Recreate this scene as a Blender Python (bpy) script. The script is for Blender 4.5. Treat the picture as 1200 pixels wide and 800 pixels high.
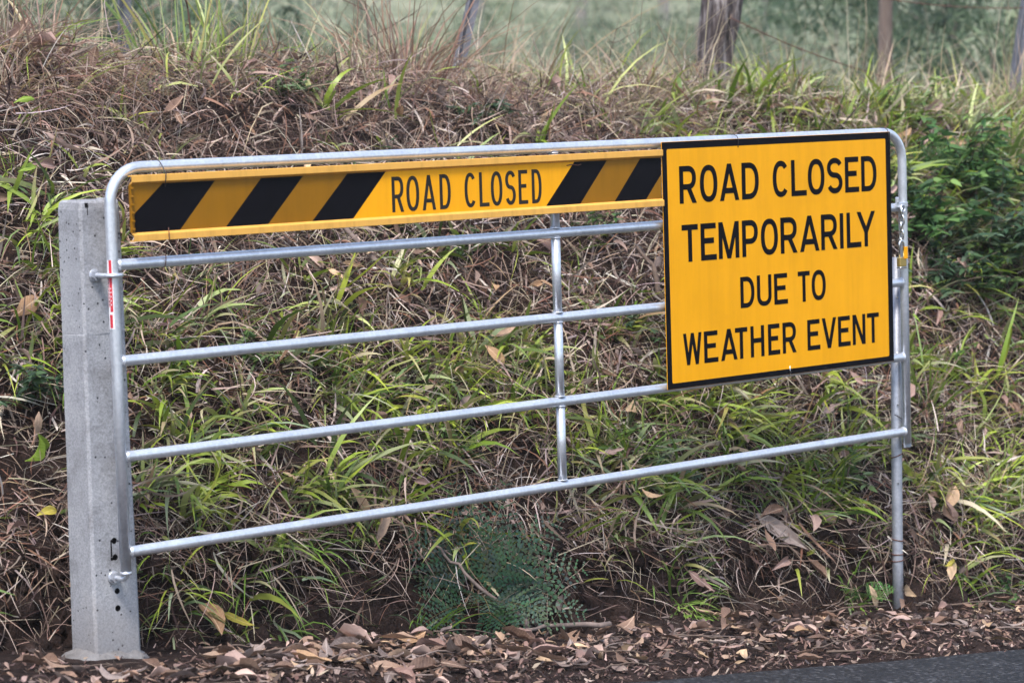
import bpy, bmesh, math, random
import numpy as np
from mathutils import Vector, Matrix

for o in list(bpy.data.objects): bpy.data.objects.remove(o)
S = bpy.context.scene
COL = S.collection
random.seed(7)
RNG = np.random.RandomState(7)
R = math.radians

# ------------------------------------------------------------------ camera
cam_d = bpy.data.cameras.new('camera'); cam = bpy.data.objects.new('camera', cam_d); COL.objects.link(cam)
right = Vector((0.7540959, -0.6560607, -0.0303934))
down = Vector((-0.0808086, -0.0467591, -0.9956322))
fwd = Vector((0.6517740, 0.7532582, -0.0882762))
cam.matrix_world = Matrix(((right.x, -down.x, -fwd.x, -4.3613), (right.y, -down.y, -fwd.y, -6.8221), (right.z, -down.z, -fwd.z, 1.302), (0, 0, 0, 1)))
cam_d.sensor_width = 36.0; cam_d.lens = 96.0
cam_d.clip_start = 0.1; cam_d.clip_end = 2000
cam_d.dof.use_dof = True; cam_d.dof.focus_distance = 9.2; cam_d.dof.aperture_fstop = 4.0
S.camera = cam
# ------------------------------------------------------------------ sky, sun, exposure
SUN_EL, SUN_AZ = 60.0, 228.0       # azimuth measured like the sky texture's sun_rotation
W = bpy.data.worlds.new('World'); S.world = W; W.use_nodes = True
nt = W.node_tree; bg = nt.nodes['Background']
sky = nt.nodes.new('ShaderNodeTexSky'); sky.sky_type = 'NISHITA'; sky.sun_disc = False
sky.sun_elevation = R(SUN_EL); sky.sun_rotation = R(SUN_AZ); sky.dust_density = 2.0; sky.air_density = 1.0; sky.ozone_density = 1.0
nt.links.new(sky.outputs[0], bg.inputs[0]); bg.inputs[1].default_value = 0.12
sun_d = bpy.data.lights.new('sun', 'SUN'); sun_d.energy = 1.5; sun_d.angle = R(16); sun_d.color = (1.0, 0.97, 0.94)
sun = bpy.data.objects.new('sun', sun_d); COL.objects.link(sun)
_az = R(SUN_AZ)
_d = Vector((math.sin(_az) * math.cos(R(SUN_EL)), math.cos(_az) * math.cos(R(SUN_EL)), math.sin(R(SUN_EL))))
sun.rotation_euler = _d.to_track_quat('Z', 'Y').to_euler(); sun.location = (0, -4, 12)
S.view_settings.view_transform = 'Standard'; S.view_settings.look = 'None'
S.view_settings.gamma = 1.0; S.view_settings.exposure = 1.62; S.view_settings.use_curve_mapping = False
S.cycles.max_bounces = 8; S.cycles.transparent_max_bounces = 8
S.cycles.use_denoising = True

# ------------------------------------------------------------------ helpers
def tag(o, label=None, cat=None, group=None, kind=None):
    if label: o['label'] = label
    if cat: o['category'] = cat
    if group: o['group'] = group
    if kind: o['kind'] = kind
    return o
def empty(name, loc=(0, 0, 0), label=None, cat=None, group=None):
    o = bpy.data.objects.new(name, None); COL.objects.link(o); o.location = loc; o.empty_display_size = 0.05
    return tag(o, label, cat, group)
def link_mesh(name, me, mat=None, parent=None, smooth=False):
    o = bpy.data.objects.new(name, me); COL.objects.link(o)
    if mat is not None and not me.materials: me.materials.append(mat)
    if parent is not None: o.parent = parent
    if smooth: me.polygons.foreach_set('use_smooth', [True] * len(me.polygons))
    return o
def mesh_np(name, V, faces, mat=None, col=None, parent=None, smooth=False):
    """faces: list of int arrays (n,k); col: per-vertex rgb."""
    me = bpy.data.meshes.new(name)
    V = np.asarray(V, np.float32); me.vertices.add(len(V)); me.vertices.foreach_set('co', V.ravel())
    fs = [np.asarray(f, np.int32) for f in faces if len(f)]
    tot = np.concatenate([np.full(len(f), f.shape[1], np.int32) for f in fs])
    idx = np.concatenate([f.ravel() for f in fs])
    me.loops.add(len(idx)); me.loops.foreach_set('vertex_index', idx)
    me.polygons.add(len(tot)); st = np.concatenate([[0], np.cumsum(tot)[:-1]]).astype(np.int32)
    me.polygons.foreach_set('loop_start', st); me.polygons.foreach_set('loop_total', tot)
    if col is not None:
        at = me.color_attributes.new('Col', 'FLOAT_COLOR', 'POINT')
        c4 = np.ones((len(V), 4), np.float32); c4[:, :3] = col; at.data.foreach_set('color', c4.ravel())
    me.update(calc_edges=True); me.validate()
    return link_mesh(name, me, mat, parent, smooth)
def bm_obj(name, bm, mat=None, parent=None, smooth=False, normals=True):
    if normals: bmesh.ops.recalc_face_normals(bm, faces=bm.faces[:])
    me = bpy.data.meshes.new(name); bm.to_mesh(me); bm.free()
    return link_mesh(name, me, mat, parent, smooth)
def add_box(bm, lo, hi, bevel=0.0, seg=1):
    vs = [bm.verts.new((x, y, z)) for x in (lo[0], hi[0]) for y in (lo[1], hi[1]) for z in (lo[2], hi[2])]
    fs = [bm.faces.new([vs[i] for i in q]) for q in ((0, 1, 3, 2), (4, 6, 7, 5), (0, 4, 5, 1), (2, 3, 7, 6), (0, 2, 6, 4), (1, 5, 7, 3))]
    bmesh.ops.recalc_face_normals(bm, faces=fs)
    if bevel:
        es = list({e for f in fs for e in f.edges})
        bmesh.ops.bevel(bm, geom=es, offset=bevel, segments=seg, affect='EDGES', profile=0.5)
def add_tube(bm, path, rad, n=12, cap=True, closed=False):
    """Sweep a circle along a list of points; rad is a number or one per point."""
    P = [Vector(p) for p in path]; m = len(P)
    rr = rad if isinstance(rad, (list, tuple)) else [rad] * m
    T = []
    for i in range(m):
        a = P[(i - 1) % m] if (closed or i > 0) else P[i]; b = P[(i + 1) % m] if (closed or i < m - 1) else P[i]
        T.append((b - a).normalized())
    ref = Vector((0, 0, 1)) if abs(T[0].z) < 0.9 else Vector((0, 1, 0))
    N = (ref - T[0] * ref.dot(T[0])).normalized(); rings = []
    for i in range(m):
        N = (N - T[i] * N.dot(T[i])).normalized(); Bn = T[i].cross(N)
        rings.append([bm.verts.new(P[i] + (N * math.cos(6.28318 * k / n) + Bn * math.sin(6.28318 * k / n)) * rr[i]) for k in range(n)])
    for i in range(m if closed else m - 1):
        A, Bq = rings[i], rings[(i + 1) % m]
        for k in range(n):
            f = bm.faces.new((A[k], A[(k + 1) % n], Bq[(k + 1) % n], Bq[k])); f.smooth = True
    if cap and not closed:
        for q in (rings[0], rings[-1]):
            try: bm.faces.new(q)
            except ValueError: pass
def tube_obj(name, path, rad, mat, parent=None, n=12, cap=True, closed=False):
    bm = bmesh.new(); add_tube(bm, path, rad, n, cap, closed); return bm_obj(name, bm, mat, parent)
def unit(v): return v / (np.linalg.norm(v, axis=-1, keepdims=True) + 1e-9)

# ------------------------------------------------------------------ materials
def mat_new(name, rough=0.6, spec=0.5, metal=0.0):
    m = bpy.data.materials.new(name); m.use_nodes = True
    b = m.node_tree.nodes['Principled BSDF']; b.inputs['Roughness'].default_value = rough
    b.inputs['Specular IOR Level'].default_value = spec; b.inputs['Metallic'].default_value = metal
    return m, m.node_tree, b
def N_(nt, t, **kw):
    n = nt.nodes.new(t)
    for k, v in kw.items():
        if k in n.inputs: n.inputs[k].default_value = v
        else: setattr(n, k, v)
    return n
def ramp(nt, stops, interp='LINEAR'):
    n = nt.nodes.new('ShaderNodeValToRGB'); n.color_ramp.interpolation = interp; e = n.color_ramp.elements
    while len(e) > 1: e.remove(e[-1])
    e[0].position = stops[0][0]; e[0].color = (*stops[0][1], 1)
    for p, c in stops[1:]:
        q = e.new(p); q.color = (*c, 1)
    return n
def noise_mat(name, stops, scale=8.0, rough=0.8, bump=0.3, bscale=60.0, detail=8, spec=0.3, metal=0.0, coord='Object', bdist=0.01, rrange=None):
    m, nt, b = mat_new(name, rough, spec, metal)
    tc = N_(nt, 'ShaderNodeTexCoord'); n = N_(nt, 'ShaderNodeTexNoise', Scale=scale, Detail=detail, Roughness=0.65)
    r = ramp(nt, stops); L = nt.links.new
    L(tc.outputs[coord], n.inputs['Vector']); L(n.outputs['Fac'], r.inputs[0]); L(r.outputs[0], b.inputs['Base Color'])
    n2 = N_(nt, 'ShaderNodeTexNoise', Scale=bscale, Detail=6.0, Roughness=0.6); L(tc.outputs[coord], n2.inputs['Vector'])
    if bump:
        bp = N_(nt, 'ShaderNodeBump', Strength=bump, Distance=bdist); L(n2.outputs['Fac'], bp.inputs['Height']); L(bp.outputs[0], b.inputs['Normal'])
    if rrange:
        mr = N_(nt, 'ShaderNodeMapRange'); mr.inputs[3].default_value, mr.inputs[4].default_value = rrange
        L(n2.outputs['Fac'], mr.inputs[0]); L(mr.outputs[0], b.inputs['Roughness'])
    return m
def plain(name, c, rough=0.5, spec=0.5, metal=0.0, var=0.06, scale=14.0, bump=0.0):
    lo = tuple(max(0, v * (1 - var)) for v in c); hi = tuple(v * (1 + var) for v in c)
    return noise_mat(name, [(0.3, lo), (0.7, hi)], scale, rough, bump, 220.0, spec=spec, metal=metal, bdist=0.002)
def blade_mat(name, rough=0.55, trans=0.3, spec=0.35):
    m, nt, b = mat_new(name, rough, spec); L = nt.links.new
    a = N_(nt, 'ShaderNodeVertexColor'); a.layer_name = 'Col'
    L(a.outputs[0], b.inputs['Base Color'])
    t = N_(nt, 'ShaderNodeBsdfTranslucent'); L(a.outputs[0], t.inputs['Color'])
    mx = N_(nt, 'ShaderNodeMixShader'); mx.inputs[0].default_value = trans
    out = nt.nodes['Material Output']; L(b.outputs[0], mx.inputs[1]); L(t.outputs[0], mx.inputs[2]); L(mx.outputs[0], out.inputs[0])
    return m
MT = {}
# galvanised steel: spangle, dull patches
def galv(name, lo, hi, rr=(0.28, 0.5)):
    m, nt, b = mat_new(name, 0.4, 0.5, 0.6); L = nt.links.new
    tc = N_(nt, 'ShaderNodeTexCoord'); v = N_(nt, 'ShaderNodeTexVoronoi', Scale=120.0); n = N_(nt, 'ShaderNodeTexNoise', Scale=9.0, Detail=8.0, Roughness=0.7)
    L(tc.outputs['Object'], v.inputs['Vector']); L(tc.outputs['Object'], n.inputs['Vector'])
    mx = N_(nt, 'ShaderNodeMix'); mx.data_type = 'FLOAT'; mx.inputs[0].default_value = 0.80
    L(v.outputs['Color'], mx.inputs[2]); L(n.outputs['Fac'], mx.inputs[3])
    r = ramp(nt, [(0.3, lo), (0.7, hi)]); L(mx.outputs[0], r.inputs[0]); L(r.outputs[0], b.inputs['Base Color'])
    mr = N_(nt, 'ShaderNodeMapRange'); mr.inputs[3].default_value, mr.inputs[4].default_value = rr; L(mx.outputs[0], mr.inputs[0]); L(mr.outputs[0], b.inputs['Roughness'])
    bp = N_(nt, 'ShaderNodeBump', Strength=0.12, Distance=0.002); L(n.outputs['Fac'], bp.inputs['Height']); L(bp.outputs[0], b.inputs['Normal'])
    return m
MT['galv'] = galv('galvanised_steel', (0.46, 0.48, 0.52), (0.68, 0.70, 0.74), (0.24, 0.40))
MT['galv_dull'] = galv('weathered_galvanised_steel', (0.27, 0.28, 0.31), (0.45, 0.46, 0.5), (0.42, 0.62))
MT['rust'] = plain('rusty_wire', (0.10, 0.04, 0.025), 0.8)
MT['dark_wire'] = plain('dark_wire', (0.03, 0.025, 0.025), 0.5, metal=0.4)
MT['brass'] = plain('brass', (0.62, 0.45, 0.16), 0.32, metal=0.9)
MT['chrome'] = plain('bright_steel', (0.7, 0.7, 0.7), 0.2, metal=1.0)
def sheeting(name, c, rough=.4, spec=.22, dirt=.16):
    m, nt, b = mat_new(name, rough, spec); L = nt.links.new
    tc = N_(nt, 'ShaderNodeTexCoord'); mp = N_(nt, 'ShaderNodeMapping'); mp.inputs['Scale'].default_value = (14, 14, 1.1); L(tc.outputs['Object'], mp.inputs[0])
    st = N_(nt, 'ShaderNodeTexNoise', Scale=1.6, Detail=6.0, Roughness=.7); L(mp.outputs[0], st.inputs['Vector'])
    n = N_(nt, 'ShaderNodeTexNoise', Scale=2.2, Detail=8.0, Roughness=.7); L(tc.outputs['Object'], n.inputs['Vector'])
    sp = N_(nt, 'ShaderNodeTexVoronoi', Scale=34.0); L(tc.outputs['Object'], sp.inputs['Vector'])
    ad = N_(nt, 'ShaderNodeMath', operation='MULTIPLY'); L(st.outputs['Fac'], ad.inputs[0]); L(n.outputs['Fac'], ad.inputs[1])
    r = ramp(nt, [(.12, tuple(x * (1 - dirt) for x in c)), (.26, c), (.42, tuple(min(1, x * 1.07) for x in c))]); L(ad.outputs[0], r.inputs[0])
    dk = N_(nt, 'ShaderNodeMath', operation='LESS_THAN'); dk.inputs[1].default_value = .045; L(sp.outputs['Distance'], dk.inputs[0])
    mx = N_(nt, 'ShaderNodeMix'); mx.data_type = 'RGBA'; mx.inputs[7].default_value = (c[0] * .55 + .02, c[1] * .6 + .02, c[2] + .02, 1)
    hf = N_(nt, 'ShaderNodeMath', operation='MULTIPLY'); hf.inputs[1].default_value = .5; L(dk.outputs[0], hf.inputs[0]); L(hf.outputs[0], mx.inputs[0]); L(r.outputs[0], mx.inputs[6]); L(mx.outputs[2], b.inputs['Base Color'])
    rp = N_(nt, 'ShaderNodeTexNoise', Scale=5.0, Detail=2.0); L(tc.outputs['Object'], rp.inputs['Vector'])
    bp = N_(nt, 'ShaderNodeBump', Strength=.25, Distance=.012); L(rp.outputs['Fac'], bp.inputs['Height']); L(bp.outputs[0], b.inputs['Normal'])
    mr = N_(nt, 'ShaderNodeMapRange'); mr.inputs[3].default_value, mr.inputs[4].default_value = rough - .1, rough + .15; L(n.outputs['Fac'], mr.inputs[0]); L(mr.outputs[0], b.inputs['Roughness'])
    return m
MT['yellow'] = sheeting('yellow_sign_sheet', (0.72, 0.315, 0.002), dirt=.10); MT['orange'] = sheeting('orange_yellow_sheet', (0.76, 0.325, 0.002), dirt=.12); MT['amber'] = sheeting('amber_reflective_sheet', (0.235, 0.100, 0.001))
MT['lip'] = sheeting('yellow_painted_lip', (0.66, 0.345, 0.07), .45, .25, .28)
MT['black'] = plain('black_sheet', (0.0045, 0.004, 0.0055), 0.5, spec=0.06, var=0.2)
MT['ink'] = plain('faded_black_ink', (0.022, 0.018, 0.014), 0.5, spec=0.15, var=0.3, scale=30)
MT['alu'] = plain('aluminium', (0.55, 0.55, 0.56), 0.45, metal=0.7)
MT['red'] = plain('red_print', (0.50, 0.025, 0.04), 0.5, var=0.1)
MT['white'] = plain('white_sticker', (0.72, 0.70, 0.70), 0.5)
MT['blade'] = blade_mat('grass_blades', 0.42, 0.25, 0.45); MT['dry'] = blade_mat('dead_grass', 0.7, 0.15, 0.25)
MT['foliage'] = blade_mat('leaves', 0.5, 0.42, 0.3)
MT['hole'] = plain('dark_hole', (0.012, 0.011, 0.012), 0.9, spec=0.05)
def concrete():
    m, nt, b = mat_new('concrete', 0.85, 0.25); L = nt.links.new
    tc = N_(nt, 'ShaderNodeTexCoord')
    n1 = N_(nt, 'ShaderNodeTexNoise', Scale=5.0, Detail=9.0, Roughness=0.7); n2 = N_(nt, 'ShaderNodeTexNoise', Scale=160.0, Detail=4.0, Roughness=0.7)
    v = N_(nt, 'ShaderNodeTexVoronoi', Scale=62.0)
    for q in (n1, n2, v): L(tc.outputs['Object'], q.inputs['Vector'])
    r = ramp(nt, [(0.30, (0.17, 0.165, 0.168)), (0.48, (0.30, 0.30, 0.312)), (0.75, (0.40, 0.395, 0.40))]); L(n1.outputs['Fac'], r.inputs[0])
    r2 = ramp(nt, [(0.3, (0.6, 0.6, 0.6)), (0.62, (1.15, 1.15, 1.15))]); L(n2.outputs['Fac'], r2.inputs[0])
    mu = N_(nt, 'ShaderNodeMix'); mu.data_type = 'RGBA'; mu.blend_type = 'MULTIPLY'; mu.inputs[0].default_value = 0.75
    L(r.outputs[0], mu.inputs[6]); L(r2.outputs[0], mu.inputs[7])
    # air-bubble pits: only some of the cells carry one
    thr = N_(nt, 'ShaderNodeMath', operation='LESS_THAN'); thr.inputs[1].default_value = 0.21; L(v.outputs['Distance'], thr.inputs[0])
    sx = N_(nt, 'ShaderNodeSeparateColor'); L(v.outputs['Color'], sx.inputs[0])
    pick = N_(nt, 'ShaderNodeMath', operation='GREATER_THAN'); pick.inputs[1].default_value = 0.80; L(sx.outputs[0], pick.inputs[0])
    pit = N_(nt, 'ShaderNodeMath', operation='MULTIPLY'); L(thr.outputs[0], pit.inputs[0]); L(pick.outputs[0], pit.inputs[1])
    mp = N_(nt, 'ShaderNodeMix'); mp.data_type = 'RGBA'; mp.inputs[7].default_value = (0.04, 0.04, 0.045, 1)
    L(pit.outputs[0], mp.inputs[0]); L(mu.outputs[2], mp.inputs[6])
    sz = N_(nt, 'ShaderNodeSeparateXYZ'); L(tc.outputs['Object'], sz.inputs[0])          # mud splashed up the foot
    wob = N_(nt, 'ShaderNodeMath', operation='MULTIPLY_ADD'); wob.inputs[1].default_value = -.45; L(n1.outputs['Fac'], wob.inputs[0]); L(sz.outputs[2], wob.inputs[2])
    mud = N_(nt, 'ShaderNodeMapRange'); mud.inputs[1].default_value = -.36; mud.inputs[2].default_value = -.60; mud.inputs[4].default_value = .55; L(wob.outputs[0], mud.inputs[0])
    mm = N_(nt, 'ShaderNodeMix'); mm.data_type = 'RGBA'; mm.inputs[7].default_value = (.14, .115, .10, 1); L(mud.outputs[0], mm.inputs[0]); L(mp.outputs[2], mm.inputs[6]); L(mm.outputs[2], b.inputs['Base Color'])
    hs = N_(nt, 'ShaderNodeMath', operation='SUBTRACT'); L(n2.outputs['Fac'], hs.inputs[0]); L(pit.outputs[0], hs.inputs[1])
    bp = N_(nt, 'ShaderNodeBump', Strength=0.5, Distance=0.003); L(hs.outputs[0], bp.inputs['Height']); L(bp.outputs[0], b.inputs['Normal'])
    return m
MT['concrete'] = concrete()
MT['footing'] = noise_mat('footing_concrete', [(.3, (.10, .092, .085)), (.5, (.17, .16, .155)), (.7, (.24, .23, .225))], 12.0, .95, .8, 70.0, spec=.1)
def asphalt():
    m, nt, b = mat_new('asphalt', 0.7, 0.3); L = nt.links.new
    tc = N_(nt, 'ShaderNodeTexCoord'); v = N_(nt, 'ShaderNodeTexVoronoi', Scale=85.0); n = N_(nt, 'ShaderNodeTexNoise', Scale=3.0, Detail=8.0, Roughness=.7)
    L(tc.outputs['Object'], v.inputs['Vector']); L(tc.outputs['Object'], n.inputs['Vector'])
    sx = N_(nt, 'ShaderNodeSeparateColor'); L(v.outputs['Color'], sx.inputs[0])
    r = ramp(nt, [(0.0, (.006, .006, .007)), (.6, (.017, .0175, .020)), (.88, (.032, .032, .036)), (.98, (.085, .085, .09))]); L(sx.outputs[0], r.inputs[0])
    r2 = ramp(nt, [(.3, (.6, .58, .57)), (.7, (1.2, 1.2, 1.2))]); L(n.outputs['Fac'], r2.inputs[0])
    mu = N_(nt, 'ShaderNodeMix'); mu.data_type = 'RGBA'; mu.blend_type = 'MULTIPLY'; mu.inputs[0].default_value = 1; L(r.outputs[0], mu.inputs[6]); L(r2.outputs[0], mu.inputs[7]); L(mu.outputs[2], b.inputs['Base Color'])
    bp = N_(nt, 'ShaderNodeBump', Strength=1.0, Distance=.006); bp.invert = True; L(v.outputs['Distance'], bp.inputs['Height']); L(bp.outputs[0], b.inputs['Normal'])
    return m
MT['asphalt'] = asphalt()
MT['soil'] = noise_mat('soil', [(0.3, (0.012, 0.0085, 0.0075)), (0.5, (0.030, 0.019, 0.016)), (0.7, (0.062, 0.040, 0.033))], 14.0, 0.95, 1.0, 60.0, spec=0.1, bdist=0.03)
def paddock(m):
    """Beyond the bank top the bare soil gives way to short pale pasture."""
    nt = m.node_tree; L = nt.links.new; b = nt.nodes['Principled BSDF']; src = b.inputs['Base Color'].links[0].from_socket
    tc = N_(nt, 'ShaderNodeTexCoord'); sp = N_(nt, 'ShaderNodeSeparateXYZ'); L(tc.outputs['Object'], sp.inputs[0])
    mr = N_(nt, 'ShaderNodeMapRange'); mr.inputs[1].default_value = 3.0; mr.inputs[2].default_value = 5.0; L(sp.outputs[1], mr.inputs[0])
    n = N_(nt, 'ShaderNodeTexNoise', Scale=.35, Detail=9.0, Roughness=.75); L(tc.outputs['Object'], n.inputs['Vector'])
    r = ramp(nt, [(.34, (.07, .09, .045)), (.5, (.19, .20, .12)), (.66, (.36, .35, .25))]); L(n.outputs['Fac'], r.inputs[0])
    mx = N_(nt, 'ShaderNodeMix'); mx.data_type = 'RGBA'; L(mr.outputs[0], mx.inputs[0]); L(src, mx.inputs[6]); L(r.outputs[0], mx.inputs[7]); L(mx.outputs[2], b.inputs['Base Color'])
paddock(MT['soil'])
def leaf_mat(name, lo, mid, hi, rough=0.6, trans=0.12):
    """Fallen leaf: hue varies by object, darker blotches, paler midrib and side veins."""
    m, nt, b = mat_new(name, rough, 0.3); L = nt.links.new
    oi = N_(nt, 'ShaderNodeObjectInfo'); tc = N_(nt, 'ShaderNodeTexCoord')
    n = N_(nt, 'ShaderNodeTexNoise', Scale=5.0, Detail=6.0, Roughness=0.7); L(tc.outputs['Object'], n.inputs['Vector'])
    ad = N_(nt, 'ShaderNodeMath', operation='MULTIPLY_ADD'); ad.inputs[1].default_value = 0.55; L(oi.outputs['Random'], ad.inputs[0]); 
    sc = N_(nt, 'ShaderNodeMath', operation='MULTIPLY'); sc.inputs[1].default_value = 0.5; L(n.outputs['Fac'], sc.inputs[0]); L(sc.outputs[0], ad.inputs[2])
    r = ramp(nt, [(0.15, lo), (0.5, mid), (0.85, hi)]); L(ad.outputs[0], r.inputs[0])
    sp = N_(nt, 'ShaderNodeSeparateXYZ'); L(tc.outputs['Object'], sp.inputs[0])
    ay = N_(nt, 'ShaderNodeMath', operation='ABSOLUTE'); L(sp.outputs[1], ay.inputs[0])
    rib = N_(nt, 'ShaderNodeMath', operation='LESS_THAN'); rib.inputs[1].default_value = 0.012; L(ay.outputs[0], rib.inputs[0])
    vx = N_(nt, 'ShaderNodeMath', operation='SUBTRACT'); L(sp.outputs[0], vx.inputs[0]); L(ay.outputs[0], vx.inputs[1])
    vs = N_(nt, 'ShaderNodeMath', operation='MULTIPLY'); vs.inputs[1].default_value = 75.0; L(vx.outputs[0], vs.inputs[0])
    vw = N_(nt, 'ShaderNodeMath', operation='SINE'); L(vs.outputs[0], vw.inputs[0])
    vt = N_(nt, 'ShaderNodeMath', operation='GREATER_THAN'); vt.inputs[1].default_value = 0.93; L(vw.outputs[0], vt.inputs[0])
    vh = N_(nt, 'ShaderNodeMath', operation='MULTIPLY'); vh.inputs[1].default_value = 0.35; L(vt.outputs[0], vh.inputs[0])
    mxv = N_(nt, 'ShaderNodeMath', operation='MAXIMUM'); L(rib.outputs[0], mxv.inputs[0]); L(vh.outputs[0], mxv.inputs[1])
    sc2 = N_(nt, 'ShaderNodeMath', operation='MULTIPLY'); sc2.inputs[1].default_value = 0.45; L(mxv.outputs[0], sc2.inputs[0])
    mx = N_(nt, 'ShaderNodeMix'); mx.data_type = 'RGBA'; mx.inputs[7].default_value = (*[min(1, v * 1.3 + 0.05) for v in hi], 1)
    L(sc2.outputs[0], mx.inputs[0]); L(r.outputs[0], mx.inputs[6]); L(mx.outputs[2], b.inputs['Base Color'])
    bp = N_(nt, 'ShaderNodeBump', Strength=0.35, Distance=0.02); L(n.outputs['Fac'], bp.inputs['Height']); L(bp.outputs[0], b.inputs['Normal'])
    t = N_(nt, 'ShaderNodeBsdfTranslucent'); L(mx.outputs[2], t.inputs['Color'])
    ms = N_(nt, 'ShaderNodeMixShader'); ms.inputs[0].default_value = trans
    L(b.outputs[0], ms.inputs[1]); L(t.outputs[0], ms.inputs[2]); L(ms.outputs[0], nt.nodes['Material Output'].inputs[0])
    return m
MT['leaf_brown'] = leaf_mat('brown_fallen_leaf', (0.05, 0.027, 0.02), (0.21, 0.125, 0.085), (0.42, 0.29, 0.20))
MT['leaf_grey'] = leaf_mat('grey_brown_fallen_leaf', (0.05, 0.036, 0.032), (0.17, 0.125, 0.108), (0.32, 0.25, 0.215), 0.5)
MT['leaf_tan'] = leaf_mat('tan_fallen_leaf', (0.22, 0.12, 0.06), (0.36, 0.22, 0.12), (0.5, 0.34, 0.21))
MT['leaf_pink'] = leaf_mat('pinkish_fallen_leaf', (0.20, 0.115, 0.09), (0.31, 0.2, 0.165), (0.43, 0.3, 0.25))
MT['leaf_lime'] = leaf_mat('lime_green_leaf', (0.16, 0.25, 0.03), (0.28, 0.38, 0.05), (0.4, 0.5, 0.1), trans=0.35)
MT['leaf_yellow'] = leaf_mat('yellow_leaf', (0.30, 0.24, 0.03), (0.42, 0.34, 0.05), (0.5, 0.45, 0.1), trans=0.25)
_rs = np.random.RandomState(11)
_wv = [(_rs.uniform(0, 6.283), _rs.uniform(0, 6.283)) for _ in range(24)]
def fbm(x, y, f0, octs=4, seed=0):
    """Cheap smooth noise in about -1..1: a sum of turned sine products."""
    v = 0.0; a = 1.0; tot = 0.0
    for o in range(octs):
        for j in range(2):
            an, ph = _wv[(seed * 5 + o * 2 + j) % 24]
            u = x * np.cos(an) + y * np.sin(an); w = -x * np.sin(an) + y * np.cos(an)
            f = f0 * (1.93 ** o) * (1 + 0.17 * j)
            v = v + a * np.sin(u * f + ph) * np.cos(w * f * 0.83 + ph * 1.7 + 1.3 * np.sin(u * f * 0.5))
        tot += a * 1.3; a *= 0.55
    return v / tot
def sstep(a, b, x):
    t = np.clip((x - a) / (b - a), 0, 1); return t * t * (3 - 2 * t)
def road_z(x):
    return -0.345 - 0.104 * 18 * np.tanh(np.asarray(x, float) / 18)
def toe_y(x):
    return np.clip(0.36 - 0.075 * np.asarray(x, float), 0.08, 0.5) + 0.07 * fbm(np.asarray(x, float), 0.0, 2.2, 3, 1)
def height(x, y):
    x = np.asarray(x, float); y = np.asarray(y, float)
    g = road_z(x); crest = 1.36 - 0.04 * 18 * np.tanh((x - 1) / 18) + 0.20 * (1 - sstep(0.8, 2.6, x)) - 0.10 * sstep(4.6, 6.5, x) + 0.05 * fbm(x, 0.7, 1.7, 2, 18)
    t = y - toe_y(x)
    lip = 0.13 + 0.05 * fbm(x, 3.0, 3.1, 2, 2)
    s = np.clip((t - 0.02) / 2.0, 0, 1)
    p = 1 - (1 - s) ** 1.45
    z = g + lip * sstep(0, 0.09, t) + (crest - g - lip) * p
    on = sstep(0.0, 0.5, t)
    z = z + on * (0.09 * fbm(x, y, 1.9, 4, 3) + 0.055 * fbm(x, y, 6.0, 3, 4) + 0.022 * fbm(x, y, 15.0, 2, 14))
    far = np.maximum(t - 2.2, 0)
    z = z + 0.012 * np.minimum(far, 18) + 0.09 * np.clip(far - 20, 0, 75) * sstep(20, 40, far)
    verge = sstep(-0.86, -0.5, y) * (1 - on)
    z = z + verge * (0.018 + 0.02 * fbm(x, y, 4.0, 3, 5))
    back = np.maximum(-7.7 - y, 0)
    z = z - 0.15 * np.minimum(back, 8)
    return z
# ------------------------------------------------------------------ terrain
xs = np.concatenate([-np.geomspace(150, 4.4, 26), np.arange(-4, 11.01, 0.07), np.geomspace(11.4, 150, 30)])
ys = np.concatenate([-np.geomspace(60, 8.2, 14), np.arange(-7.8, -1.2, 0.6), np.arange(-1.15, 5.0, 0.055), np.geomspace(5.15, 160, 40)])
GX, GY = np.meshgrid(xs, ys, indexing='xy')
GZ = height(GX, GY)
ny, nx = GX.shape
I = np.arange(ny * nx).reshape(ny, nx)
Q = np.stack([I[:-1, :-1], I[:-1, 1:], I[1:, 1:], I[1:, :-1]], -1).reshape(-1, 4)
ground = mesh_np('ground', np.stack([GX, GY, GZ], -1).reshape(-1, 3), [Q], MT['soil'], smooth=True)
tag(ground, 'brown soil of the verge and the cut roadside bank', kind='structure')
rx = np.concatenate([-np.geomspace(149, 3.2, 24), np.arange(-3, 9, 0.04), np.geomspace(9.2, 149, 30)])
edge = -0.88 + 0.012 * fbm(rx, 1.0, 5.0, 4, 6)
rows = [edge, edge - 0.03, np.full_like(rx, -1.6), np.full_like(rx, -4.2), np.full_like(rx, -7.4)]
RV = np.concatenate([np.stack([rx, r, road_z(rx) + (0.003 if i == 0 else 0.012)], -1) for i, r in enumerate(rows)])
n = len(rx); I = np.arange(n * 5).reshape(5, n)
Q = np.stack([I[1:, :-1], I[1:, 1:], I[:-1, 1:], I[:-1, :-1]], -1).reshape(-1, 4)
tag(mesh_np('road', RV, [Q], MT['asphalt'], smooth=True), 'dark grey asphalt road surface beside the leaf-strewn verge', kind='structure')

def grad(x, y):
    e = 0.02
    hx = (height(x + e, y) - height(x - e, y)) / (2 * e); hy = (height(x, y + e) - height(x, y - e)) / (2 * e)
    return unit(np.stack([-hx, -hy, np.ones_like(hx)], -1))

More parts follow.
